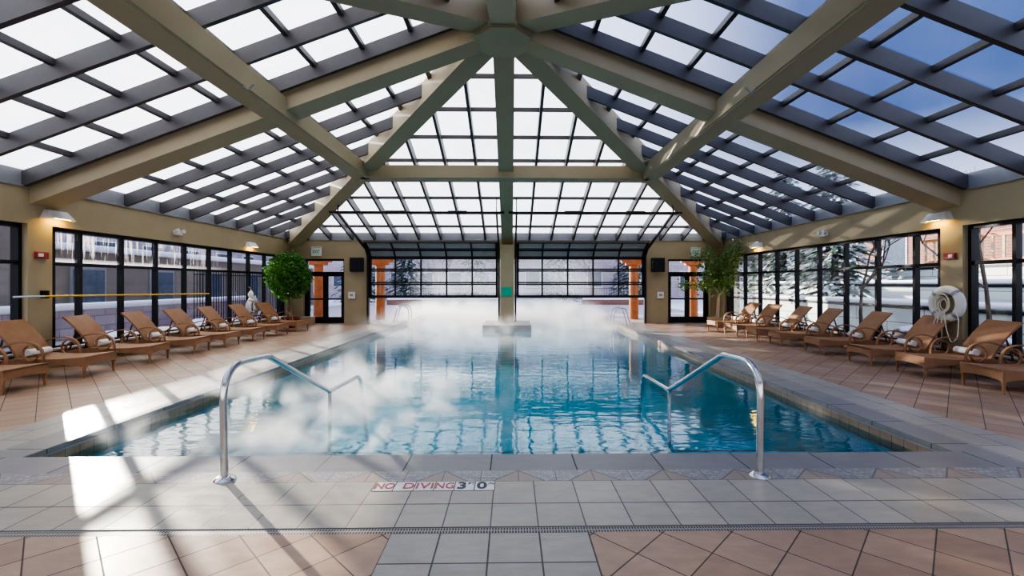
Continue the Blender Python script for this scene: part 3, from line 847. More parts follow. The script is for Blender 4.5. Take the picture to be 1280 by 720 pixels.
# ------------------------------------------------------------------ wall fittings
def sconce(s, y, label):
    root = empty('wall_sconce', (s * W, y, 2.74)); tag(root, label, 'wall lamp', 'wall sconces under the roof beams')
    b = MB(); a, h, d0, d1 = .27, .16, .02, .16
    i = -s  # towards the room
    vs = [(0, -a, 0), (i * d1, -a * .96, 0), (i * d1, a * .96, 0), (0, a, 0), (0, -a * .72, h), (i * .07, -a * .66, h), (i * .07, a * .66, h), (0, a * .72, h)]
    b.add(vs, [(4, 5, 6, 7), (0, 1, 5, 4), (1, 2, 6, 5), (2, 3, 7, 6)])
    o = b.build('lamp_shade', M['white'], root); so = o.modifiers.new('t', 'SOLIDIFY'); so.thickness = .008
    b = MB(); b.box(min(i * .03, i * .12), max(i * .03, i * .12), -.13, .13, .02, .05); b.build('lamp_bulb', M['glow'], root)
    ld = bpy.data.lights.new('sconce_light', 'AREA'); ld.shape = 'RECTANGLE'; ld.size = .3; ld.size_y = .12; ld.energy = 3.0; ld.color = (1, .62, .08)
    lo = bpy.data.objects.new('sconce_light', ld); COL.objects.link(lo); lo.parent = root; lo.location = (i * .12, 0, .01); lo.rotation_euler = (0, 0, R(90))
sconce(-1, 8.64, 'white wedge sconce glowing amber on the left wall under the near roof beam')
sconce(-1, 15.0, 'white wedge sconce glowing amber on the left wall near the round tree')
sconce(1, 8.60, 'white wedge sconce glowing amber on the right wall above the life ring')
sconce(1, 15.0, 'white wedge sconce glowing amber on the right wall near the leafy ficus')
for s, y, lab in ((-1, 11.74, 'small white twin head emergency light high on the left wall'), (1, 11.8, 'small white twin head emergency light high on the right wall')):
    root = empty('emergency_light', (s * W, y, 2.84)); tag(root, lab, 'light'); i = -s
    b = MB(); b.box(min(0, i * .07), max(0, i * .07), -.14, .14, -.055, .055); b.build('housing', M['white'], root, bevel=.02)
    for yy in (-.1, .1):
        b = MB(); b.lathe([(.001, 0), (.035, 0), (.055, i * .07), (.001, i * .075)], (i * .06, yy, .05), 16, 'x'); b.build('lamp_head', M['white'], root, True)
for s, lab in ((-1, 'red fire alarm strobe on the left wall pier'), (1, 'red fire alarm strobe on the right wall pier')):
    root = empty('fire_alarm', (s * W, 8.385, 2.06)); tag(root, lab, 'fire alarm'); i = -s
    b = MB(); b.box(min(0, i * .05), max(0, i * .05), -.11, .11, -.06, .06); b.build('alarm_body', M['red'], root, bevel=.008)
    b = MB(); b.box(min(i * .05, i * .075), max(i * .05, i * .075), -.09, -.01, -.03, .03); b.build('strobe_lens', M['white'], root, bevel=.006)
for x, lab in ((-7.42, 'white exit sign with green lettering above the left entry door'), (7.42, 'white exit sign with green lettering above the right entry door')):
    root = empty('exit_sign', (x, YF, 2.80)); tag(root, lab, 'sign', 'exit signs')
    b = MB(); b.box(-.19, .19, -.05, 0, -.17, .14); b.build('sign_body', M['signwhite'], root, bevel=.006)
    b = MB(); b.box(-.2, .2, -.06, 0, .15, .19); b.build('canopy', M['white'], root, bevel=.004)
    text_mesh('lettering', 'EXIT', .17, (0, -.053, -.01), M['green'], root, rot=(R(90), 0, 0), bold=.003, sx=.8)
for x, lab in ((-5.83, 'black wall speaker beside the left overhead door'), (5.90, 'black wall speaker beside the right overhead door')):
    root = empty('wall_speaker', (x, YF, 2.29)); tag(root, lab, 'speaker', 'black speakers')
    b = MB(); b.box(-.24, .24, -.22, 0, -.27, .27); b.build('cabinet', M['black'], root, bevel=.012)
    b = MB(); b.box(-.21, .21, -.235, -.22, -.24, .24); b.build('grille', M['dark'], root, bevel=.006)
for x, lab in ((-6.05, 'small white wall box left of the left overhead door'), (6.02, 'small white wall box right of the right overhead door')):
    root = empty('control_box', (x, YF, 1.10)); tag(root, lab, 'control box')
    b = MB(); b.box(-.13, .13, -.07, 0, -.13, .13); b.build('box_body', M['white'], root, bevel=.01)
    b = MB(); b.box(-.06, .06, -.08, -.07, -.03, .05); b.build('cover_plate', M['sill'], root, bevel=.003)

# life rings
def life_ring(s, x, y, z, label, r=.265, tail=True):
    root = empty('life_ring', (x, y, z)); tag(root, label, 'life ring')
    b = MB(); n = 40
    b.tube([(0, r * math.cos(2 * math.pi * k / n), r * math.sin(2 * math.pi * k / n)) for k in range(n)], .078, 16, closed=True)
    b.build('ring_body', M['white'], root, True)
    for k in range(4):
        b = MB(); a = R(45 + 90 * k)
        c = Vector((0, r * math.cos(a), r * math.sin(a))); t = Vector((0, -math.sin(a), math.cos(a))) * .03; rd = Vector((0, math.cos(a), math.sin(a)))
        ring = []
        for j in range(16):
            q = 2 * math.pi * j / 16; ring.append(Vector((math.cos(q), 0, 0)) * .081 + rd * math.sin(q) * .081)
        vs = [c - t + v for v in ring] + [c + t + v for v in ring]
        b.add(vs, [(j, (j + 1) % 16, 16 + (j + 1) % 16, 16 + j) for j in range(16)]); b.build('ring_band', M['sill'], root, True)
    random.seed(3)
    b = MB()
    for k in range(7):
        rr = .08 + .012 * k + random.uniform(-.01, .01); cy, cz = random.uniform(-.03, .03), random.uniform(-.04, .03)
        b.tube([(-s * (.05 + .008 * k), cy + rr * math.cos(2 * math.pi * j / 24), cz + rr * 1.25 * math.sin(2 * math.pi * j / 24)) for j in range(24)], .009, 6, closed=True)
    b.build('rope_coil', M['rope'], root, True)
    if tail:
        b = MB()
        b.tube(smooth_path([(-s * .1, -.05, -.15), (-s * .12, -.12, -.5), (-s * .11, -.2, -.72), (-s * .12, -.33, -.6), (-s * .1, -.33, -.25), (-s * .08, -.24, -.12)], .12), .009, 6)
        b.tube(smooth_path([(-s * .1, .05, -.15), (-s * .12, .10, -.6), (-s * .11, .02, -.85), (-s * .12, -.03, -.6), (-s * .1, 0, -.2)], .12), .009, 6)
        b.tube(smooth_path([(-s * .1, .08, -.15), (-s * .13, .16, -.5), (-s * .1, .12, -.95)], .12), .009, 6)
        b.build('rope_tail', M['rope'], root, True)
    b = MB(); b.box(min(0, s * .09), max(0, s * .09), -.02, .02, .12, .2); b.build('hook_bracket', M['sill'], root)
    return root
life_ring(1, W - .10, 8.37, 1.17, 'white life ring with coiled rope hung on the right wall pier')
lr = life_ring(-1, -W + .12, 14.95, .80, 'white life ring hung against the left windows beside the round tree', .24, False)
root = empty('throw_bag', (-W + .11, 14.87, 1.20)); tag(root, 'small white throw bag above the left life ring', 'rescue bag')
b = MB(); b.lathe([(.001, -.1), (.06, -.1), (.085, -.04), (.08, .04), (.045, .10), (.02, .13), (.03, .15), (.001, .15)], n=16); b.build('bag', M['towel'], root, True)
b = MB(); b.tube([(0, 0, .13), (-.02, 0, .22), (-.09, 0, .25)], .006, 6); b.build('cord', M['rope'], root)

# yellow pole
root = empty('reaching_pole', (-W + .13, 7.82, 1.32)); tag(root, 'long yellow reaching pole with pale end across the left windows', 'pole')
b = MB(); b.tube([(0, .5, 0), (.0, 4.98, -.05)], .017, 10); b.build('pole_shaft', M['yellow'], root, True)
b = MB(); b.tube([(-.0, 0, 0), (0, .5, 0)], .018, 10); b.build('pole_end', M['bluepole'], root, True)
b = MB(); b.box(-.13, .01, .56, .59, -.04, .10); b.build('wall_hook', M['dark'], root)

# outlet box at corner and small crate
root = empty('utility_box', (-7.62, 17.55, 0)); tag(root, 'small beige box on the floor beside the red planter', 'box')
b = MB(); b.box(-.2, .2, -.18, .18, 0, .26); b.build('box_body', M['bowl'], root, bevel=.01)
b = MB(); b.box(-.21, .21, -.19, .19, .26, .29); b.build('lid', M['bowl'], root, bevel=.005)

# ------------------------------------------------------------------ plants
def leaf_cloud(b, centre_fn, n, size, rnd):
    for _ in range(n):
        c = Vector(centre_fn(rnd)); 
        e = Euler((rnd.uniform(-1.1, 1.1), rnd.uniform(-1.1, 1.1), rnd.uniform(0, 6.28))).to_matrix()
        l = size * rnd.uniform(.7, 1.3); w = l * .42
        vs = [c + e @ Vector(p) for p in ((0, 0, 0), (w, l * .45, .01), (0, l, -.01), (-w, l * .45, .01))]
        b.add(vs, [(0, 1, 2, 3)])
rnd = random.Random(11)
root = empty('potted_tree', (-7.72, 16.2, 0)); tag(root, 'tall round topiary tree in a red pot by the left windows', 'potted tree')
b = MB(); b.lathe([(.001, 0), (.26, 0), (.38, .30), (.40, .36), (.36, .36), (.34, .3), (.001, .3)], n=28); b.build('pot', M['red_pot'], root, True)
b = MB(); b.lathe([(.001, .31), (.34, .31)], n=20); b.build('soil', M['soil'], root)
b = MB()
b.tube([(0, 0, .28), (.02, .01, .8), (-.01, 0, 1.5)], [.05, .042, .03], 10)
for k in range(7):
    a = k * .9; b.tube([(0, 0, 1.0 + .06 * k), (.25 * math.cos(a), .25 * math.sin(a), 1.4 + .05 * k), (.5 * math.cos(a), .5 * math.sin(a), 1.7 + .08 * k)], [.022, .014, .006], 6)
b.build('trunk', M['bark2'], root, True)
def ball(r):
    while True:
        p = Vector((r.uniform(-1, 1), r.uniform(-1, 1), r.uniform(-1, 1)))
        if .25 < p.length < 1: break
    p = p * (1 + .10 * math.sin(p.x * 9) * math.sin(p.z * 8 + p.y * 7)) 
    return (p.x * .74, p.y * .74, 1.83 + p.z * .86)
b = MB(); leaf_cloud(b, ball, 5200, .085, rnd); b.build('foliage', M['leaf'], root)

root = empty('potted_tree', (7.70, 16.35, 0)); tag(root, 'leafy ficus with forked pale trunk in a tan bowl by the right windows', 'potted tree')
b = MB(); b.lathe([(.001, 0), (.30, 0), (.42, .24), (.44, .34), (.40, .34), (.38, .28), (.001, .28)], n=28); b.build('pot', M['bowl'], root, True)
b = MB(); b.lathe([(.001, .29), (.38, .29)], n=20); b.build('soil', M['soil'], root)
b = MB(); tips = []
b.tube([(-.1, 0, .26), (-.07, 0, .6), (-.05, .0, 1.0), (-.02, 0, 1.18)], [.062, .052, .046, .042], 10)
b.tube([(-.02, 0, 1.15), (.14, .03, 1.3), (.17, .02, 1.5), (.08, 0, 1.62)], [.03, .025, .022, .02], 8)
b.tube([(-.02, 0, 1.15), (-.16, -.03, 1.35), (-.3, 0, 1.5), (-.5, 0, 1.75)], [.03, .022, .02, .012], 8)
for k in range(22):
    a = rnd.uniform(0, 6.28); rr = rnd.uniform(.5, 1.3); zt = rnd.uniform(1.5, 3.0) - .1
    p0 = Vector((-.1 + .2 * rnd.random(), 0, rnd.uniform(1.3, 1.7))); p2 = Vector((rr * math.cos(a), min(rr * .75 * math.sin(a), .9), zt))
    if p2.x > .55: p2.x = .55 + (p2.x - .55) * .2
    p1 = (p0 + p2) / 2 + Vector((0, 0, .18)); b.tube([p0, p1, p2], [.024, .015, .006], 6); tips += [p2, p1.lerp(p2, .5), p1]
b.build('trunk', M['bark'], root, True)
def clump(r):
    c = r.choice(tips); d = Vector((r.gauss(0, .17), r.gauss(0, .17), r.gauss(-.05, .14))); p = c + d
    return (min(p.x, .55), p.y, min(max(p.z, 1.12), 3.1))
b = MB(); leaf_cloud(b, clump, 2600, .10, rnd); b.build('foliage', M['leaf2'], root)

# ------------------------------------------------------------------ outdoors
def ground(name, rects, m, z=-.02):
    return struct(slab(name, rects, m, z, z - .3))
ground('floor_terrace', [(-WO - 3.5, -PW - .36, DY, 36), (PW + .36, WO + 3.5, DY, 36), (-WO - 3.5, -WO, -6, DY), (WO, WO + 1.6, -6, DY), (-WO, WO, -6, YN - .3), (-PW - .36, PW + .36, PY1 + .2, 36)], M['concrete'], -.01)
ground('ground_snow', [(-60, -WO - 3.5, -6, 90), (WO + 1.6, 60, -6, 36), (-WO - 3.5, 60, 36, 90)], M['snow'], .03)
# wooden porch columns
for x, lab in ((-8.25, 'orange timber porch column seen through the left entry door'), (-5.56, 'orange timber porch column outside the left overhead door'),
          (5.56, 'orange timber porch column outside the right overhead door'), (8.2, 'orange timber porch column seen through the right entry door')):
    root = empty('porch_column', (x, 20.0, 0)); tag(root, lab, 'column', 'timber porch columns')
    b = MB(); b.lathe([(.20, -.01), (.20, 2.35)], n=20); b.build('shaft', M['orange_wood'], root, True)
    b = MB()
    b.box(-.36, .36, -.14, .14, 2.36, 2.48); b.box(-.55, .55, -.12, .12, 2.48, 2.62)
    b.build('bracket', M['orange_wood'], root, bevel=.01)
root = empty('porch_beam', (0, 20, 2.62)); tag(root, 'long orange timber beam carried by the porch columns', 'beam')
b = MB(); b.box(-9.6, 9.6, -.14, .14, .0, .26); b.build('beam_timber', M['orange_wood'], root)
b = MB()
for k in range(24): x = -9.2 + .8 * k; b.box(x - .05, x + .05, -1.7, .5, .26, .40)
b.build('rafter_tails', M['orange_wood'], root)

def building(name, x0, x1, y0, y1, h, m, label, face, wins, wsize=(1.1, 1.3), snow=True, trim=None):
    cx, cy = (x0 + x1) / 2, (y0 + y1) / 2
    root = empty(name, (cx, cy, 0)); tag(root, label, 'building')
    b = MB(); b.box(x0 - cx, x1 - cx, y0 - cy, y1 - cy, 0, h); b.build('wall', m, root)
    if snow:
        b = MB(); b.box(x0 - cx - .25, x1 - cx + .25, y0 - cy - .25, y1 - cy + .25, h, h + .22); b.build('snowy_roof', M['snow'], root, bevel=.08)
    for (u, z) in wins:
        b = MB(); ww, wh = wsize
        if face == '-y': b.box(u - ww / 2, u + ww / 2, y0 - cy - .05, y0 - cy + .02, z, z + wh); c = 'y'
        elif face == '+x': b.box(x1 - cx - .02, x1 - cx + .05, u - ww / 2, u + ww / 2, z, z + wh)
        else: b.box(x0 - cx - .05, x0 - cx + .02, u - ww / 2, u + ww / 2, z, z + wh)
        wn = b.build('window_frame', trim or M['white'], root)
        b = MB(); q = .09
        if face == '-y': b.box(u - ww / 2 + q, u + ww / 2 - q, y0 - cy - .07, y0 - cy - .04, z + q, z + wh - q)
        elif face == '+x': b.box(x1 - cx + .04, x1 - cx + .07, u - ww / 2 + q, u + ww / 2 - q, z + q, z + wh - q)
        else: b.box(x0 - cx - .07, x0 - cx - .04, u - ww / 2 + q, u + ww / 2 - q, z + q, z + wh - q)
        b.build('window_pane', M['pane_far'], wn)
    return root
building('lodge_building', -26, -1.5, 48, 58, 7.4, M['stone'], 'purple grey stone lodge far behind the left overhead door', '-y',
         [(-10 + 3.0 * i, z) for i in range(8) for z in (1.2, 4.2)], (1.5, 1.6))
building('lodge_building', .5, 28, 44, 54, 7.2, M['stone'], 'purple grey stone lodge far behind the right overhead door', '-y',
         [(-12 + 3.0 * i, z) for i in range(9) for z in (1.2, 4.2)], (1.5, 1.6))
building('beige_block', -20, -14, 13.9, 34, 2.62, M['beige_stucco'], 'low beige building with snowy roof outside the left windows', '+x',
         [(-8.5 + 3.2 * i, .7) for i in range(6)], (1.3, 1.4), trim=M['sill'])
building('brick_building', 21, 31, 2, 34, 5.2, M['brick'], 'tall red brick building outside the right windows', '-x',
         [(-14 + 3.4 * i, z) for i in range(9) for z in (2.4,)], (1.6, 1.8))
building('beige_block', -20, -14, 3.0, 13.35, 4.7, M['beige_stucco'], 'added tall beige block shading the nearest left window', '+x',
         [(-3 + 3.0 * i, 1.2) for i in range(3)], (1.3, 1.4))  # block added to stop sun entering through the near left window
building('stone_lodge', -30, -22, 7.0, 44, 4.6, M['stone'], 'purple grey stone lodge behind the low beige building on the left', '+x',
         [(-14 + 3.4 * i, 2.6) for i in range(9)], (1.6, 1.3))
root = empty('hedge_wall', (-12.4, 16, 0)); tag(root, 'low snow topped stone garden wall outside the left windows', 'wall')
b = MB(); b.box(-.25, .25, -6.8, 6, -.05, .80); b.build('wall_stones', M['stone'], root)
b = MB(); b.box(-.35, .35, -6.9, 6.1, .80, .98); b.build('snow_cap', M['snow'], root, bevel=.06)
building('garden_shed', -12.9, -10.6, 6.4, 8.6, 1.05, M['stone'], 'low dark stone planter block outside the nearest left windows', '+x', [], snow=True)
# terraced walls
for k, (x, h, y1, lab) in enumerate(((11.2, .95, 24, 'lowest pale snow topped retaining wall outside the right windows'), (12.9, 1.55, 26, 'middle pale retaining wall outside the right windows'), (14.8, 2.15, 28, 'highest pale retaining wall outside the right windows'))):
    root = empty('retaining_wall', (x, 12, 0)); tag(root, lab, 'wall')
    b = MB(); b.box(0, .3, -14, y1 - 12, -.1, h); b.build('wall_panels', M['siding'], root)
    b = MB(); b.box(-.06, 1.5, -14, y1 - 12, h, h + .12); b.build('snow_cap', M['snow'], root, bevel=.05)
    b = MB(); b.box(-.03, .02, -14, y1 - 12, h - .10, h - .02); b.build('dark_rail', M['dark'], root)
# balcony railing post cluster seen right
root = empty('balcony_rail', (15.4, 12.5, 2.2)); tag(root, 'pale timber balcony rail on the highest terrace outside the right windows', 'railing')
b = MB(); b.box(-.04, .04, -4, 4, .86, .95); b.box(-.04, .04, -4, 4, .1, .16); b.build('rail', M['orange_wood'], root)
for k in range(25):
    b = MB(); y = -4 + k * .333; b.box(-.025, .025, y - .03, y + .03, .1, .9); b.build('baluster', M['bowl'], root)
# rocks
rr = random.Random(5)
for k in range(9):
    b = MB(); bm_r = rr.uniform(.32, .46); vs = []; n1, n2 = 8, 6
    prof = [(math.sin(math.pi * j / n2) * bm_r + .001, -math.cos(math.pi * j / n2) * bm_r * .7) for j in range(n2 + 1)]
    b.lathe(prof, (0, 0, 0), 10)
    b.v = [(x * rr.uniform(.85, 1.15), y * rr.uniform(.85, 1.15), z * rr.uniform(.9, 1.1)) for x, y, z in b.v]
    o = b.build('boulder', M['rock'], None, True); o.location = (10.3 + rr.uniform(-.15, .15), 3.4 + k * 1.0, bm_r * .45)
    tag(o, 'snow dusted boulder in the pile outside the near right window', 'rock', 'boulders outside the right windows')
# fences
def fence(x0, y0, x1, y1, h, n, label):
    root = empty('iron_fence', (x0, y0, 0)); tag(root, label, 'fence'); dx, dy = x1 - x0, y1 - y0
    b = MB(); b.bar((0, 0, .15), (dx, dy, .15), .03, .04); b.bar((0, 0, h - .12), (dx, dy, h - .12), .03, .04); b.build('fence_rail', M['dark'], root)
    b = MB(); b.bar((0, 0, 0), (0, 0, h), .02, .02, up=(1, 0, 0)); first_ = b.build('picket', M['dark'], root)
    for k in range(1, n + 1):
        c = first_.copy(); COL.objects.link(c); c.location = (dx * k / n, dy * k / n, 0)
fence(-11.0, 16.2, -11.0, 25.5, 2.0, 62, 'black iron picket fence outside the left windows')
fence(-8.8, 35.5, -1.0, 35.5, 1.3, 40, 'black iron picket fence far behind the left overhead door')
fence(1.2, 35.5, 9.0, 35.5, 1.3, 40, 'black iron picket fence far behind the right overhead door')
# snow banks / low terracotta kerb
for x0, x1, lab in ((-9.0, -.6, 'low snow topped curb beyond the pool on the left'), (5.5, 10.5, 'low snow topped curb beyond the pool on the right')):
    root = empty('garden_curb', ((x0 + x1) / 2, 33.9, 0)); tag(root, lab, 'curb'); a = (x1 - x0) / 2
    b = MB(); b.box(-a, a, -.2, .2, 0, .35); b.build('curb_block', M['brick'], root)
    b = MB(); b.box(-a, a, -.25, .3, .35, .5); b.build('snow_cap', M['snow'], root, bevel=.06)

def spruce(x, y, h, rad, seed, label, group):
    r = random.Random(seed); root = empty('spruce_tree', (x, y, 0)); tag(root, label, 'tree', group)
    b = MB(); b.tube([(0, 0, 0), (0, 0, h)], [.18, .02], 8); b.build('trunk', M['bark2'], root, True)
    b = MB(); z = .5
    while z < h * .97:
        t = (z - .5) / (h - .5); rl = rad * (1 - t) ** .85 + .15; m = int(9 + 5 * (1 - t))
        for k in range(m):
            a = 2 * math.pi * (k + r.random() * .7) / m; l = rl * r.uniform(.75, 1.1)
            dr = Vector((math.cos(a), math.sin(a), 0)); sd = Vector((-math.sin(a), math.cos(a), 0))
            segs = 5
            for j in range(segs):
                for q in range(3):
                    u = (j + r.random()) / segs; c = dr * l * u + Vector((0, 0, z - .35 * l * u * u + r.uniform(-.05, .05)))
                    wv = (.32 * (1 - u) + .12) * (l / rad) * rad * .45
                    o1 = sd * wv * r.uniform(-1.2, 1.2)
                    tip = c + dr * .35 + o1 + Vector((0, 0, -.14)); s2 = sd * .07 + Vector((0, 0, .02))
                    b.add([c - s2, c + s2, tip + s2 * .6, tip - s2 * .6], [(0, 1, 2, 3)])
        z += .27
    b.build('branches', M['needles'], root)
spruce(13.1, 18.0, 7.0, 2.2, 1, 'snowy spruce outside the right windows near the leafy ficus', 'spruces outside')
spruce(13.8, 22.5, 7.5, 2.2, 2, 'snowy spruce behind the right terrace', 'spruces outside')
spruce(-8.6, 39, 7, 2.1, 3, 'snowy spruce far behind the left entry door', 'spruces outside')
spruce(-3.0, 40, 6, 1.8, 4, 'snowy spruce far behind the left overhead door', 'spruces outside')
spruce(4.2, 38.5, 6.5, 2.1, 5, 'snowy spruce far behind the right overhead door', 'spruces outside')
spruce(10.6, 38.5, 7, 2.3, 6, 'snowy spruce far behind the right entry door', 'spruces outside')
spruce(-12.4, 38.5, 7, 2.2, 8, 'snowy spruce beyond the beige building on the left', 'spruces outside')
def bare_tree(x, y, h, seed, label):
    r = random.Random(seed); root = empty('bare_tree', (x, y, 0)); tag(root, label, 'tree', 'bare trees outside'); b = MB()
    def grow(p, d, l, rad, lv):
        q = p + d * l; mid = (p + q) / 2 + Vector((r.uniform(-.1, .1), r.uniform(-.1, .1), 0)) * l * .3
        b.tube([p, mid, q], [rad, rad * .85, rad * .65], 5, caps=False)
        if lv == 0: return
        for _ in range(3):
            nd = (d + Vector((r.uniform(-.8, .8), r.uniform(-.8, .8), r.uniform(-.1, .5)))).normalized(); grow(q, nd, l * r.uniform(.6, .8), rad * .6, lv - 1)
    grow(Vector((0, 0, 0)), Vector((0, 0, 1)), h * .3, .012 * h, 5); b.build('branches', M['snowbark'], root)
bare_tree(10.6, 13.4, 4.6, 21, 'bare snowy tree outside the middle of the right windows')
bare_tree(10.6, 9.85, 4.8, 22, 'bare snowy tree outside the right windows behind the life ring')
bare_tree(-.6, 37.5, 6, 23, 'bare snowy tree far behind the left overhead door beside the pillar')
bare_tree(7.2, 40, 6, 24, 'bare snowy tree far behind the right overhead door')
bare_tree(-5.8, 38, 5, 25, 'bare snowy tree far behind the left timber column')
# snow mounds outside left
for k, (x, y, r_) in enumerate(((-9.9, 11.6, .7), (-9.8, 13.4, .6), (-10.1, 15.2, .75), (-9.9, 17.1, .6))):
    b = MB(); b.lathe([(r_ * math.cos(a) + .001, r_ * .55 * math.sin(a)) for a in [math.pi / 2 * j / 6 for j in range(7)]], (0, 0, 0), 18)
    b.v = [(a * 1.0, c * 1.3, z * random.uniform(.93, 1.07)) for a, c, z in b.v]
    o = b.build('snow_mound', M['snow'], None, True); o.location = (x, y, -.02)
    tag(o, ['snow mound outside the left windows, nearest of four', 'snow mound outside the left windows, second of four', 'snow mound outside the left windows, third of four', 'snow mound outside the left windows, farthest of four'][k], 'snow', 'snow mounds outside the left windows')

# ------------------------------------------------------------------ steam
def mk_steam():
    m, nt, out = mat('steam')
    P, o = pos_xyz(nt)
    warp = N(nt, 'ShaderNodeTexNoise'); warp.inputs['Scale'].default_value = 1.1; warp.inputs['Detail'].default_value = 1; L(nt, P, warp.inputs['Vector'])
    wv = N(nt, 'ShaderNodeVectorMath', operation='SCALE'); L(nt, warp.outputs['Color'], wv.inputs[0]); wv.inputs['Scale'].default_value = .7
    pv = N(nt, 'ShaderNodeVectorMath', operation='ADD'); L(nt, P, pv.inputs[0]); L(nt, wv.outputs[0], pv.inputs[1])
    n1 = noise(nt, scalev(nt, pv.outputs[0], (1, .6, 1.2), 0.5), 1.25, 4, .6)
    k = ramp(nt, n1, .49, .64)
    hgt = math_n(nt, 'ADD', .38, math_n(nt, 'MULTIPLY', ramp(nt, o[1], 11., 19.), .6))
    h = math_n(nt, 'SUBTRACT', 1.0, math_n(nt, 'DIVIDE', math_n(nt, 'ADD', o[2], .12), hgt), clamp=True)
    h = math_n(nt, 'POWER', h, 1.6)
    far = ramp(nt, o[1], 11.5, 20.)
    left = math_n(nt, 'MULTIPLY', ramp(nt, math_n(nt, 'MULTIPLY', o[0], -1), -.9, 1.6), ramp(nt, math_n(nt, 'MULTIPLY', o[1], -1), -10., -6.))
    edge = math_n(nt, 'MULTIPLY', ramp(nt, o[0], -5.3, -4.1), ramp(nt, math_n(nt, 'MULTIPLY', o[0], -1), -4.3, -3.6))
    base = math_n(nt, 'ADD', math_n(nt, 'MULTIPLY', k, .9), math_n(nt, 'MULTIPLY', far, .16))
    amt = math_n(nt, 'ADD', math_n(nt, 'ADD', math_n(nt, 'MULTIPLY', far, .7), math_n(nt, 'MULTIPLY', left, 1.5)), .10)
    dn = math_n(nt, 'MULTIPLY', math_n(nt, 'MULTIPLY', base, h), math_n(nt, 'MULTIPLY', amt, edge))
    dn = math_n(nt, 'MULTIPLY', dn, 2.6)
    v = N(nt, 'ShaderNodeVolumeScatter'); v.inputs['Color'].default_value = (.97, .98, 1, 1); v.inputs['Anisotropy'].default_value = .25
    L(nt, dn, v.inputs['Density']); L(nt, v.outputs[0], out.inputs['Volume'])
    return m
STEAM = True
if STEAM:
    ms_, nt, out = mat('thin_steam')
    P, o = pos_xyz(nt)
    hh = ramp(nt, math_n(nt, 'MULTIPLY', o[2], -1), -3.4, -.6)
    v = N(nt, 'ShaderNodeVolumeScatter'); v.inputs['Color'].default_value = (.95, .96, 1, 1)
    L(nt, math_n(nt, 'MULTIPLY', math_n(nt, 'MULTIPLY', ramp(nt, noise(nt, P, .5, 2), .35, .65), hh), .16), v.inputs['Density']); L(nt, v.outputs[0], out.inputs['Volume'])
    b = MB(); b.box(-4.4, 4.4, 20.6, 32.4, 1.02, 3.4)
    st2 = b.build('steam', ms_); tag(st2, 'thin high steam rising over the outdoor end of the pool', 'steam', kind='stuff')
    b = MB(); b.box(-5.6, 4.3, 4.25, 32.5, -.125, 1.0)
    st = b.build('steam', mk_steam()); tag(st, 'white steam drifting over the warm pool water', 'steam', kind='stuff')

# ------------------------------------------------------------------ light
SUN_EL, SUN_AZ = R(13.0), R(45.5)   # sun stands to the front left
sd = Vector((-math.sin(SUN_AZ) * math.cos(SUN_EL), math.cos(SUN_AZ) * math.cos(SUN_EL), math.sin(SUN_EL)))
ld = bpy.data.lights.new('sun', 'SUN'); ld.energy = 7.0; ld.angle = R(.6); ld.color = (1, .90, .78)
lo = bpy.data.objects.new('sun', ld); COL.objects.link(lo); lo.rotation_euler = sd.to_track_quat('Z', 'Y').to_euler(); lo.location = (-20, 30, 12)
w = bpy.data.worlds.new('World'); scene.world = w; w.use_nodes = True; nt = w.node_tree; nt.nodes.clear()
out = nt.nodes.new('ShaderNodeOutputWorld'); bg = nt.nodes.new('ShaderNodeBackground')
tc = nt.nodes.new('ShaderNodeTexCoord'); s = nt.nodes.new('ShaderNodeSeparateXYZ'); L(nt, tc.outputs['Generated'], s.inputs[0])
cr = nt.nodes.new('ShaderNodeValToRGB'); L(nt, s.outputs[2], cr.inputs[0])
e = cr.color_ramp.elements; e[0].position = 0.0; e[0].color = (.70, .70, .74, 1); e[1].position = .75; e[1].color = (.22, .28, .46, 1)
k_ = cr.color_ramp.elements.new(.25); k_.color = (.52, .54, .64, 1)
cl = N(nt, 'ShaderNodeTexNoise'); L(nt, tc.outputs['Generated'], cl.inputs['Vector']); cl.inputs['Scale'].default_value = 3.2; cl.inputs['Detail'].default_value = 6
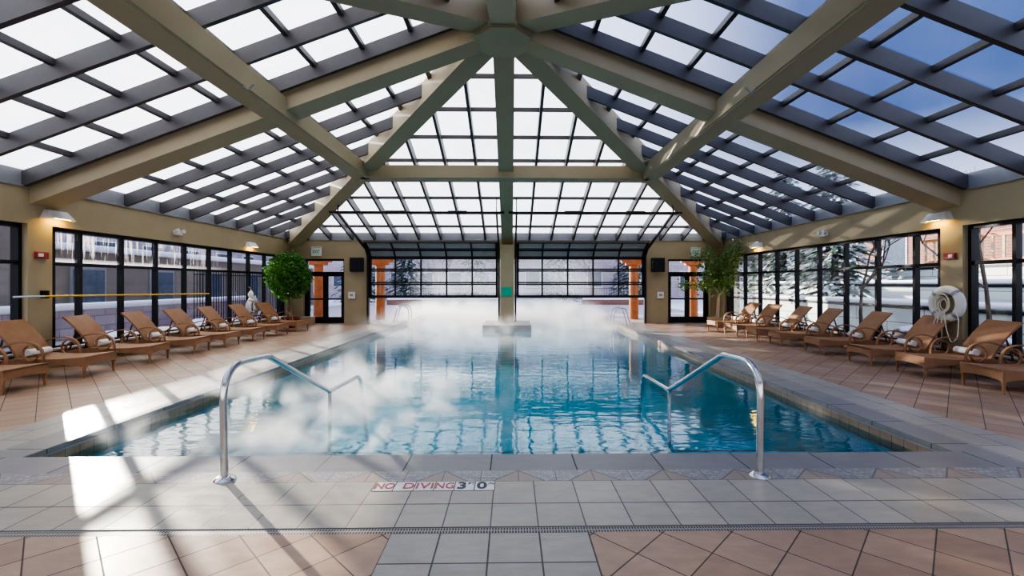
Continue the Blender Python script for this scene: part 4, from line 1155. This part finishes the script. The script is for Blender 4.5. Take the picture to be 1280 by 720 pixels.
c2 = mixc(nt, math_n(nt, 'MULTIPLY', ramp(nt, cl.outputs['Fac'], .52, .75), .6), cr.outputs[0], (.85, .88, .95))
# brighter towards the sun
dp = N(nt, 'ShaderNodeVectorMath', operation='DOT_PRODUCT'); L(nt, tc.outputs['Generated'], dp.inputs[0]); dp.inputs[1].default_value = sd
gl = math_n(nt, 'POWER', math_n(nt, 'MULTIPLY_ADD', dp.outputs['Value'], .5, .5), 8)
away = math_n(nt, 'MULTIPLY', math_n(nt, 'MULTIPLY', ramp(nt, math_n(nt, 'MULTIPLY', dp.outputs['Value'], -1), -.62, -.28), ramp(nt, s.outputs[0], .08, .4)), ramp(nt, s.outputs[1], -.35, .1))
up_ = ramp(nt, s.outputs[2], .08, .28)
c2 = mixc(nt, math_n(nt, 'MULTIPLY', math_n(nt, 'MULTIPLY', away, up_), 1.0), c2, mixc(nt, ramp(nt, cl.outputs['Fac'], .4, .7), (.010, .034, .12), (.04, .07, .16)))
c3 = mixc(nt, math_n(nt, 'MULTIPLY', gl, .7), c2, (1.5, 1.4, 1.22))
L(nt, c3, bg.inputs[0]); bg.inputs[1].default_value = 1.7
L(nt, bg.outputs[0], out.inputs[0])

# ------------------------------------------------------------------ camera
cd = bpy.data.cameras.new('camera'); cam = bpy.data.objects.new('camera', cd); COL.objects.link(cam)
cam.location = (.14, 0, 1.54); cam.rotation_euler = (R(90), 0, -.0165)
cd.sensor_width = 36; cd.lens = 569 / 1280 * 36; cd.shift_x = -8 / 1280; cd.shift_y = -5 / 1280; cd.clip_end = 300
scene.camera = cam
scene.view_settings.view_transform = 'AgX'
scene.view_settings.look = 'AgX - High Contrast'
scene.view_settings.exposure = .82
cy = scene.cycles
cy.max_bounces = 8; cy.diffuse_bounces = 4; cy.glossy_bounces = 4; cy.transmission_bounces = 6; cy.transparent_max_bounces = 24; cy.volume_bounces = 1
cy.volume_step_rate = .35; cy.volume_max_steps = 256
cy.caustics_reflective = False; cy.caustics_refractive = False
cy.sample_clamp_indirect = 6.0
cy.use_denoising = True
cy.use_adaptive_sampling = True
